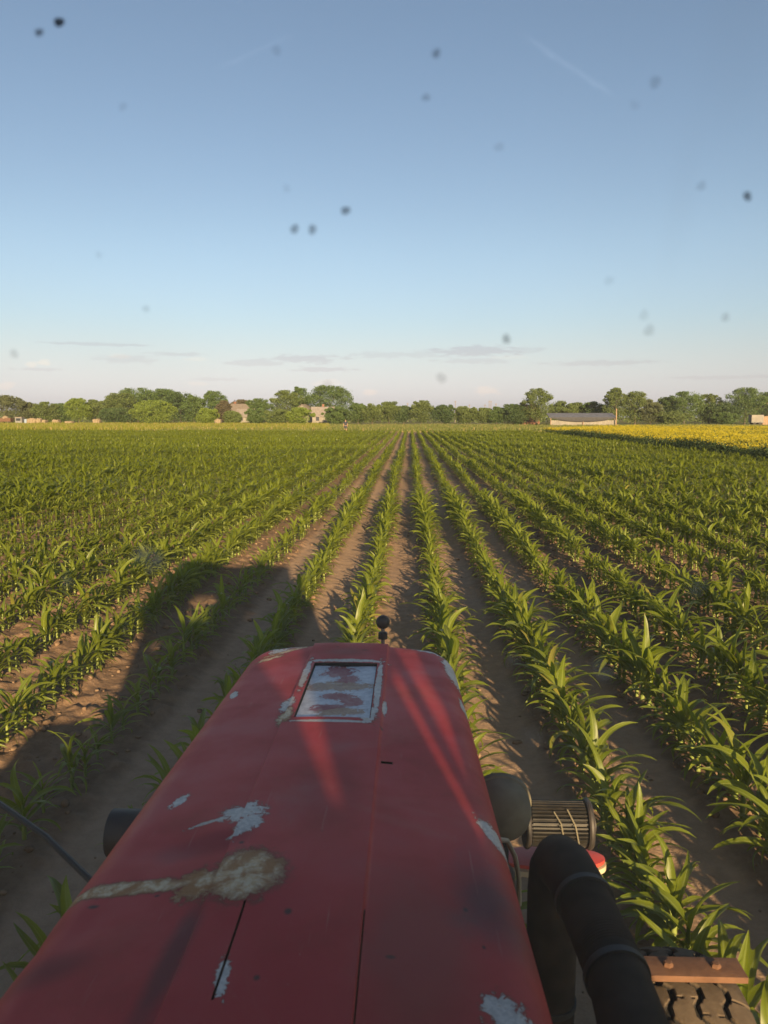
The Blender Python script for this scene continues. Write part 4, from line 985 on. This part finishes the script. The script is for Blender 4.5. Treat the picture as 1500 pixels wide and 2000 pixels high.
# air pipe: riser, elbow, ribbed hose with clamps
el_ = [(0.345, 1.715, 0.42), (0.345, 1.715, 0.80), (0.345, 1.713, 0.98), (0.347, 1.700, 1.045), (0.351, 1.670, 1.082), (0.356, 1.625, 1.096), (0.364, 1.56, 1.098), (0.370, 1.50, 1.096)]
pipe = MB().tube(el_, [.059, .059, .060, .061, .061, .060, .058, .057], 28).build('air_pipe', RUB, tr_, TL)
pts = [Vector(p) for p in ((0.369, 1.515, 1.096), (0.376, 1.40, 1.094), (0.381, 1.28, 1.090), (0.372, 1.12, 1.084), (0.340, 0.95, 1.076), (0.315, 0.78, 1.07))]
def sample(pts, n):
    o = []
    for i in range(n):
        t = i / (n - 1) * (len(pts) - 1); k = min(int(t), len(pts) - 2); u = t - k
        p0, p1, p2, p3 = pts[max(k - 1, 0)], pts[k], pts[k + 1], pts[min(k + 2, len(pts) - 1)]
        o.append(0.5 * ((2 * p1) + (p2 - p0) * u + (2 * p0 - 5 * p1 + 4 * p2 - p3) * u * u + (3 * p1 - p0 - 3 * p2 + p3) * u ** 3))
    return o
hp = sample(pts, 260)
hr = []
for i, p in enumerate(hp):
    ribbed = 1.33 < p.y < 1.485
    hr.append(0.0555 + (0.0012 * math.sin(p.y * 2 * math.pi / 0.0072) if ribbed else 0.0) + 0.004 * max(0, min(1, (1.3 - p.y) / .2)))
hose = MB().tube(hp, hr, 36).build('ribbed_hose', RUB, pipe, ang=80)
def clampring(c, axis, r, name='clamp'):
    q = MB().lathe([(r, -.008), (r + .003, -.0075), (r + .003, .0075), (r, .008)], c, axis, 40)
    return q.build(name, CLAMP, pipe)
clampring((0.3695, 1.505, 1.096), (.006, -.11, 0), .0592); clampring((0.3805, 1.295, 1.0905), (.005, -.11, -.003), .0575); clampring((0.345, 1.715, 0.70), (0, 0, 1), .0598)
# pale cable and wire by the engine
MB().tube([(0.225, 1.80, 1.06), (0.25, 1.83, 1.04), (0.275, 1.86, 0.98), (0.292, 1.90, 0.90), (0.30, 1.93, .80)], .0065, 8).build('cable', simple_mat('cable_sleeve', (.45, .36, .24), (.52, .42, .28), 30, .7, bs=0), tr_, TL)
MB().tube([(0.13, 1.72, 1.10), (0.20, 1.77, 1.085), (0.228, 1.803, 1.058)], .0045, 8).build('wire', simple_mat('blue_wire', (.25, .33, .38), (.3, .38, .42), 20, .6, bs=0), tr_, TL)
# engine, axle, frame under the hood
f = MB().box(-.40, .06, .5, 2.2, .45, 1.14).box(.06, .20, 1.25, 2.0, .55, .95).box(.10, .26, 1.62, 1.86, .60, .86).box(-.5, -.4, 1.2, 2.0, .55, 1.0)
f.lathe([(.05, -.09), (.055, -.08), (.055, .08), (.05, .09)], (.235, 1.95, .80), (0, 0, 1), 18)
f.lathe([(.04, 0), (.04, .16), (.03, .17)], (.27, 1.98, .66), (0, 0, 1), 18)
for k in range(7): f.box(.06, .235, 1.28 + k * .1, 1.34 + k * .1, .952, .975)
f.build('engine', GRIME, tr_, TL, bevel=.008)
MB().box(.255, .335, .4, 2.35, .48, .60).box(-.68, -.60, .4, 2.35, .48, .60).build('frame_rail', RUSTY, tr_, TL, bevel=.004)
MB().tube([(-1.0, 1.83, .36), (-.6, 1.83, .42), (.2, 1.83, .42), (.60, 1.83, .36)], .045, 14).build('front_axle', GRIME, tr_, TL)
MB().box(.30, .42, 1.62, 1.75, .52, .56).box(.33, .40, 1.28, 1.64, .50, .535).build('step_bracket', RUSTY, tr_, TL)
MB().tube([(-.52, 1.93, .985), (-.80, 1.93, .985)], .062, 28).build('side_canister', BLACKM, tr_, TL)
MB().tube([(-.54, 1.255, 1.26), (-.70, 1.375, 1.295), (-.90, 1.525, 1.30), (-1.15, 1.70, 1.28)], .006, 8).build('marker_rod', BLACKM, tr_, TL)
# tyres
m, nt = new_mat('dusty_tyre'); co = objco(nt)
ht = N(nt, 'ShaderNodeAttribute', attribute_name='tread').outputs['Fac']
n_ = noise(nt, co, 22, 7, .65)
dust = mixc(nt, maprange(nt, n_, .3, .7), (.070, .052, .035), (.105, .079, .053))
cl = mixc(nt, maprange(nt, ht, .3, .9), (.022, .02, .018), dust)  # dust on the blocks; groove shade painted darker by tread depth
out(nt, principled(nt, cl, .9, 0, .2, bump(nt, noise(nt, co, 90, 5), .4, .003))); TYRE = m
def block_tyre(cx, cy, r, wd, parent):
    nt_, nw = 560, 92
    th = np.linspace(0, 2 * np.pi, nt_, endpoint=False); s = np.linspace(-1, 1, nw)
    TH, S = np.meshgrid(th, s, indexing='ij')
    npitch = 22.0
    ph = TH * npitch / (2 * np.pi)
    tri = lambda p: 2 * np.abs(2 * (p - np.floor(p + .5))) - 1
    g = np.zeros_like(TH)
    zig = 0.075 * np.clip(tri(ph) * 2.6, -1, 1)
    for c in (-0.54, -0.02, 0.50):
        g = np.maximum(g, np.clip((0.062 - np.abs(S - c - zig)) / 0.018, 0, 1))
    for lo, hi, o_ in ((-1.2, -.54, .1), (-.54, -.02, .62), (-.02, .5, .1), (.5, 1.2, .62)):
        inside = (S > lo + zig) & (S < hi + zig)
        q_ = ph + o_ + 0.10 * (S - lo); fr = np.abs(q_ - np.round(q_))
        mid = (lo + hi) / 2
        wg = 0.045 if abs(mid) > .6 else 0.03
        depth = 1.0 if abs(mid) > .6 else 0.55
        part = np.clip(((0.20 if abs(mid) < .6 else 9) - np.abs(np.abs(S - zig - mid) - .26) + .0) / .05, 0, 1)
        g = np.maximum(g, inside * depth * part * np.clip((wg - fr) / .015, 0, 1))
    crown = r - 0.030 * np.abs(S) ** 3.2 - 0.006 * S ** 2
    RR = crown - 0.017 * g
    A = np.stack([cx + S * wd / 2, cy + RR * np.sin(TH), r + RR * np.cos(TH)], -1)
    tread = 1 - g
    # side walls
    cols = [(-.97, .80, 0), (-1.03, .9, .5)], [(1.03, .9, .5), (.97, .80, 0)]
    def ringv(sx, fr): return np.stack([np.full(nt_, cx + sx * wd / 2), cy + r * fr * np.sin(th), r + r * fr * np.cos(th)], -1)
    Lf = [ringv(-.72, .56), ringv(-.95, .68), ringv(-1.03, .80), ringv(-1.02, .865)]
    Rt = [ringv(1.02, .865), ringv(1.03, .80), ringv(.95, .68), ringv(.72, .56)]
    V = np.concatenate([np.stack(Lf, 1), A, np.stack(Rt, 1)], 1); TR = np.concatenate([np.full((nt_, 4), .55), tread, np.full((nt_, 4), .55)], 1)
    m_ = V.shape[1]; V = V.reshape(-1, 3); i = np.arange(nt_)[:, None]; j = np.arange(m_ - 1)[None]
    q = np.stack([i * m_ + j, i * m_ + j + 1, ((i + 1) % nt_) * m_ + j + 1, ((i + 1) % nt_) * m_ + j], -1).reshape(-1, 4)[:, ::-1]
    me = mesh_np('tyre', V, q, attrs={'tread': TR.ravel()}); me.set_sharp_from_angle(angle=R(50))
    return link('tyre', me, TYRE, parent)
def lug_tyre(cx, cy, r, wd, parent):
    f = MB().lathe([(r * .56, -wd * .42), (r * .75, -wd * .5), (r * .92, -wd * .47), (r * .955, -wd * .3), (r * .965, 0), (r * .955, wd * .3), (r * .92, wd * .47), (r * .75, wd * .5), (r * .56, wd * .42)], (cx, cy, r), (1, 0, 0), 48)
    for k in range(22):
        for s in (-1, 1):
            a = 2 * math.pi * (k + .5 * (s > 0)) / 22; M_ = Matrix.Rotation(a, 3, 'X') @ Matrix.Rotation(s * .6, 3, 'Z')
            f.box(cx + s * wd * .02 if s > 0 else cx - wd * .48, cx + wd * .48 if s > 0 else cx - wd * .02, cy - .022, cy + .022, r + r * .93, r * 2, Matrix.Rotation(a, 3, 'X') , (cx, cy, r))
    return f.build('tyre', RUBBER, parent)
def wheel(nm, cx, cy, r, wd, front):
    w_ = empty(nm, (0, 0, 0)); w_.parent = tr_; w_.location = TL
    if front and cx > 0: block_tyre(cx, cy, r, wd, w_)
    else: lug_tyre(cx, cy, r, wd, w_)
    rim = MB().lathe([(r * .58, -wd * .42), (r * .55, -wd * .3), (r * .5, -wd * .1), (r * .2, 0), (0, .0)], (cx, cy, r), (1, 0, 0), 32)
    rim.lathe([(r * .58, wd * .42), (r * .55, wd * .3), (r * .5, wd * .1), (r * .2, .02), (0, .02)], (cx, cy, r), (1, 0, 0), 32)
    ro = rim.build('rim', GPAINT, w_)
    f = MB()
    for k in range(6):
        a = k * math.pi / 3; f.lathe([(.012, 0), (.012, .015), (0, .017)], (cx + .022, cy + math.cos(a) * r * .3, r + math.sin(a) * r * .3), (1, 0, 0), 6)
wheel('front_wheel', 0.722, 1.83, 0.34, 0.262, True); wheel('front_wheel', -0.80, 1.83, 0.34, 0.25, True)
wheel('rear_wheel', 0.80, -0.62, 0.63, 0.30, False); wheel('rear_wheel', -1.04, -0.62, 0.63, 0.34, False)
sb = MB().box(.575, .852, 1.790, 1.862, .694, .711).build('mud_scraper', RUSTY, tr_, TL, bevel=.0025)
f = MB()
for x in (.665, .785): MB().lathe([(.013, 0), (.013, .007), (.009, .010), (0, .0105)], (x, 1.828, .711), (0, 0, 1), 6).build('bolt', RUSTY, sb)
MB().tube([(.60, 1.83, .70), (.56, 1.84, .60), (.50, 1.84, .45)], .014, 10).build('bracket', RUSTY, sb)
for s, x0, x1 in ((1, .62, 1.0), (-1, -1.26, -.84)):
    fr = .84 if s > 0 else .72  # right arc enlarged, out of view, to shade the air pipe riser
    arc = [(-.62 + fr * math.cos(a), .66 + fr * math.sin(a)) for a in np.linspace(R(15), R(165), 20)]
    MB().prism(arc + [(-.62 + (fr - .02) * math.cos(a), .66 + (fr - .02) * math.sin(a)) for a in np.linspace(R(165), R(15), 20)], x0, x1, 'x').build('fender', REDP, tr_, TL)
# cab round the camera: roof, posts, sheet panels with openings shaped to cast light streaks
cab = empty('cab', (0, 0, 0)); cab.parent = tr_; cab.location = TL
CX0, CX1, CY0, CY1 = -0.72, 0.60, -1.15, 0.40
INT = simple_mat('cab_paint', (.10, .09, .08), (.15, .13, .11), 8, .8, bs=0)
MB().box(CX0 - .06, CX1 + .01, CY0 - .08, CY1 + .07, 2.452, 2.52).build('roof', REDP, cab, bevel=.02)
for x in (CX0, CX1 - .05):
    for y in (CY0, CY1 - .05): MB().box(x, x + .05, y, y + .05, .95, 2.45).build('corner_post', INT, cab)
MB().box(CX0 + .052, CX1 - .052, CY0 + .05, CY1 - .05, .80, .84).build('floor', INT, cab)
# rear panel, unseen: openings shaped to throw light streaks on hood and ground
f = MB(); zt = 2.45; y0, y1 = CY0 + .012, CY0 + .032; a0, a1 = CX0 + .051, CX1 - .051
f.box(a0, -.60, y0, y1, .85, zt).box(-.598, -.53, y0, y1, .85, 1.93).box(-.598, -.53, y0, y1, 2.13, zt).box(-.528, -.30, y0, y1, .85, zt).box(-.298, -.05, y0, y1, .85, 2.22).box(-.048, .29, y0, y1, .85, zt).box(.292, .445, y0, y1, .85, 1.955).box(.292, .445, y0, y1, 2.237, zt).box(.447, a1, y0, y1, .85, zt)
f.prism([(.292, 1.957), (.446, 1.957), (.440, 1.985), (.417, 1.985), (.386, 2.09), (.303, 2.185), (.303, 2.235), (.292, 2.235)], y0, y1, 'y')
f.build('rear_streak_panel', INT, cab)
MB().box(CX0 + .012, CX0 + .03, CY0 + .051, CY1 - .30, .85, 1.45).box(CX0 + .012, CX0 + .03, CY0 + .051, CY0 + .5, 1.452, 2.45).build('door_panel', INT, cab)
# right side, unseen: sheet cut so that sun streaks fall on the hood
f = MB(); x0, x1 = CX1 - .032, CX1 - .012; ya, yb = CY0 + .051, CY1 - .051
f.prism([(ya, .85), (yb, .85), (yb, 1.79), (ya, 1.79)], x0, x1, 'x')
f.prism([(ya, 1.792), (-.665, 1.792), (-.665, 2.03), (ya, 2.03)], x0, x1, 'x')
f.prism([(-.50, 1.792), (-.41, 1.91), (-.345, 2.03), (-.43, 2.03), (-.497, 1.90), (-.515, 1.80)], x0, x1, 'x')
f.prism([(-.44, 1.792), (yb, 1.792), (yb, 2.05), (.10, 2.05), (.03, 1.95), (-.12, 1.845), (-.42, 1.80)], x0, x1, 'x')
f.prism([(ya, 2.032), (-.35, 2.032), (-.34, 2.06), (yb, 2.06), (yb, 2.45), (ya, 2.45)], x0, x1, 'x')
f.build('door_panel', INT, cab)
MB().box(CX0 + .051, CX1 - .051, CY1 - .03, CY1 - .01, .95, 1.42).box(CX0 + .051, CX1 - .051, CY1 - .045, CY1 - .005, 1.422, 1.47).box(CX0 + .051, CX1 - .051, CY1 - .045, CY1 - .005, 2.40, 2.449).build('front_frame', INT, cab)
# windscreen with dirt
m, nt = new_mat('windscreen_glass'); co = objco(nt)
nn = noise(nt, co, 3.5, 5, .6)
tp = N(nt, 'ShaderNodeBsdfTransparent', {'Color': c4((.93, .945, .95))}).outputs[0]
df = N(nt, 'ShaderNodeBsdfTranslucent', {'Color': c4((.80, .70, .55))}).outputs[0]
film = maprange(nt, nn, .3, .7, .035, .07)
for cx, cz, rx, rz, rot, k in ((.125, 2.20, .010, .05, 8, .03), (.145, 2.27, .02, .06, 5, .03), (-.13, 2.13, .05, .03, 10, .02)):
    v_ = N(nt, 'ShaderNodeMapping', {'Vector': co, 'Location': (cx, CY1 - .025, cz), 'Rotation': (0, R(rot), 0), 'Scale': (rx, 1, rz)}, vector_type='TEXTURE').outputs[0]
    L_ = N(nt, 'ShaderNodeVectorMath', {0: v_}, operation='LENGTH').outputs['Value']
    film = mth(nt, 'ADD', film, maprange(nt, mth(nt, 'ADD', L_, mth(nt, 'SUBTRACT', nn, .5)), .1, 1.1, k, 0))
out(nt, N(nt, 'ShaderNodeMixShader', {0: film, 1: tp, 2: df}).outputs[0]); GLASS = m
m, nt = new_mat('dried_dirt')
op = N(nt, 'ShaderNodeAttribute', attribute_name='tint').outputs['Fac']
out(nt, N(nt, 'ShaderNodeMixShader', {0: op, 1: N(nt, 'ShaderNodeBsdfTransparent').outputs[0], 2: principled(nt, (.03, .028, .03), .9, 0, .1)}).outputs[0]); DIRT = m
m, nt = new_mat('pale_smudge')
op = N(nt, 'ShaderNodeAttribute', attribute_name='tint').outputs['Fac']
out(nt, N(nt, 'ShaderNodeMixShader', {0: op, 1: N(nt, 'ShaderNodeBsdfTransparent').outputs[0], 2: N(nt, 'ShaderNodeBsdfTranslucent', {'Color': c4((.36, .34, .30))}).outputs[0]}).outputs[0]); SMUDGE = m
GYY = CY1 - .025
V = [(CX0 + .051, GYY, 1.471), (CX1 - .051, GYY, 1.471), (CX1 - .051, GYY, 2.399), (CX0 + .051, GYY, 2.399)]; Fc = [(0, 1, 2, 3)]; OP = [0] * 4; MIx = [0]
SP = [(115, 43, 2.3, .95), (76, 63, 1.9, .7), (852, 104, 2.0, .45), (832, 190, 1.8, .30), (675, 411, 2.1, .62), (575, 447, 2.1, .52), (610, 448, 2.1, .52), (1460, 383, 2.0, .72), (1280, 160, 2.6, .22),
      (989, 662, 2.1, .45), (862, 738, 2.4, .22), (1417, 620, 2.0, .22), (1268, 645, 2.6, .2), (1258, 615, 2.4, .12), (27, 691, 2.2, .2), (285, 603, 1.8, .18), (1370, 363, 2.2, .18), (560, 368, 1.9, .10), (240, 208, 2.0, .12),
      (975, 287, 2.2, .13), (640, 752, 2.4, .16), (540, 98, 2.2, .14), (1190, 548, 2.2, .10), (193, 498, 1.8, .10), (280, 1082, 7, .75), (308, 1092, 6, .7), (292, 1105, 5, .5), (1180, 1315, 6, .55), (1170, 1295, 5, .4), (1000, 1285, 5, .3), (1040, 1440, 7, .3), (130, 1135, 5, .5), (1360, 1150, 6, .4), (1350, 1150, 6, .10), (1000, 1290, 6, .08), (130, 1140, 4, .15), (700, 1010, 5, .06), (1240, 205, 2.2, .08)]
rs = random.Random(4); k = 18
for px, py, rad, o_ in SP:
    cy_, sy_, cp_, sp_ = math.cos(R(1.9)), math.sin(R(1.9)), math.cos(R(7.03)), math.sin(R(7.03))
    a, b = (px - 750) / 1500, -(py - 1000) / 1500
    d0 = (cy_ * a - sy_ * (cp_ + sp_ * b), sy_ * a + cy_ * (cp_ + sp_ * b), -sp_ + cp_ * b); t = (GYY - .0008) / d0[1]
    cx, cz = d0[0] * t, CAMH + d0[2] * t; rr = rad / 1000
    base = len(V); V.append((cx, GYY - .0012, cz)); OP.append(o_)
    ph = [rs.uniform(0, 6.28) for _ in range(3)]
    for i in range(k):
        th = 2 * math.pi * i / k; q_ = rr * (1 + .12 * math.sin(2 * th + ph[0]) + .08 * math.sin(3 * th + ph[1]))
        V.append((cx + q_ * math.cos(th), GYY - .0006, cz + q_ * math.sin(th))); OP.append(o_ * (.9 if rad < 4 else 0))
    for i in range(k): Fc.append((base, base + 1 + i, base + 1 + (i + 1) % k)); MIx.append(1 if rad < 4 else 2)
me = bpy.data.meshes.new('windscreen'); me.from_pydata(V, [], Fc)
at = me.attributes.new('tint', 'FLOAT', 'POINT'); at.data.foreach_set('value', np.array(OP, dtype=np.float32))
ws = link('windscreen', me, [GLASS, DIRT, SMUDGE], cab); me.polygons.foreach_set('material_index', np.array(MIx, dtype=np.int32))
# murky panes, added out of view to dim the sun streaks
m, nt = new_mat('streak_dimming_glass'); co = objco(nt)
nn = maprange(nt, noise(nt, co, 9, 5, .65), .3, .7)
out(nt, N(nt, 'ShaderNodeMixShader', {0: .12, 1: N(nt, 'ShaderNodeBsdfTransparent', {'Color': mixc(nt, nn, (.50, .48, .44), (.80, .77, .72))}).outputs[0], 2: N(nt, 'ShaderNodeBsdfDiffuse', {'Color': c4((.3, .27, .22))}).outputs[0]}).outputs[0]); DIMGLASS = m
MB().box(CX1 - .008, CX1 - .004, CY0 + .055, CY1 - .055, 1.70, 2.43).build('side_dimmer_pane', DIMGLASS, cab)
MB().box(.28, .46, CY0 + .036, CY0 + .040, 1.93, 2.26).build('rear_dimmer_pane', DIMGLASS, cab)
# mirrors out of view; right head shaped to shade the hood and headlamp
for s, x, hx0, hx1 in ((1, .61, .45, .66), (-1, -.77, -1.06, -.86)):
    mr = MB().prism([*([(.38, 1.38), (.475, 1.38), (.485, 1.22)] if s > 0 else [(hx0, 1.55)]), (hx1 + (.03 if s > 0 else 0), 1.22 if s > 0 else 1.55), (hx1, 1.98), (hx0 + (.03 if s > 0 else 0), 1.98)], .62, .66, 'y').build('shadow_mirror', BLACKM, tr_, TL, bevel=.01)
    MB().box(min(hx0, hx1) + .015, max(hx0, hx1) - .015, .605, .617, 1.58, 1.95).build('mirror_glass', simple_mat('mirror_glass', (.6, .6, .6), (.65, .65, .65), 3, .05, 1.0, bs=0), mr)
    MB().tube([(x - s * .035, .40, 1.35), (x, .60, 1.32), (x, .60, 2.02), ((hx0 + hx1) / 2, .64, 2.0), ((hx0 + hx1) / 2, .64, 1.97)], .013, 10).build('mirror_arm', BLACKM, mr)
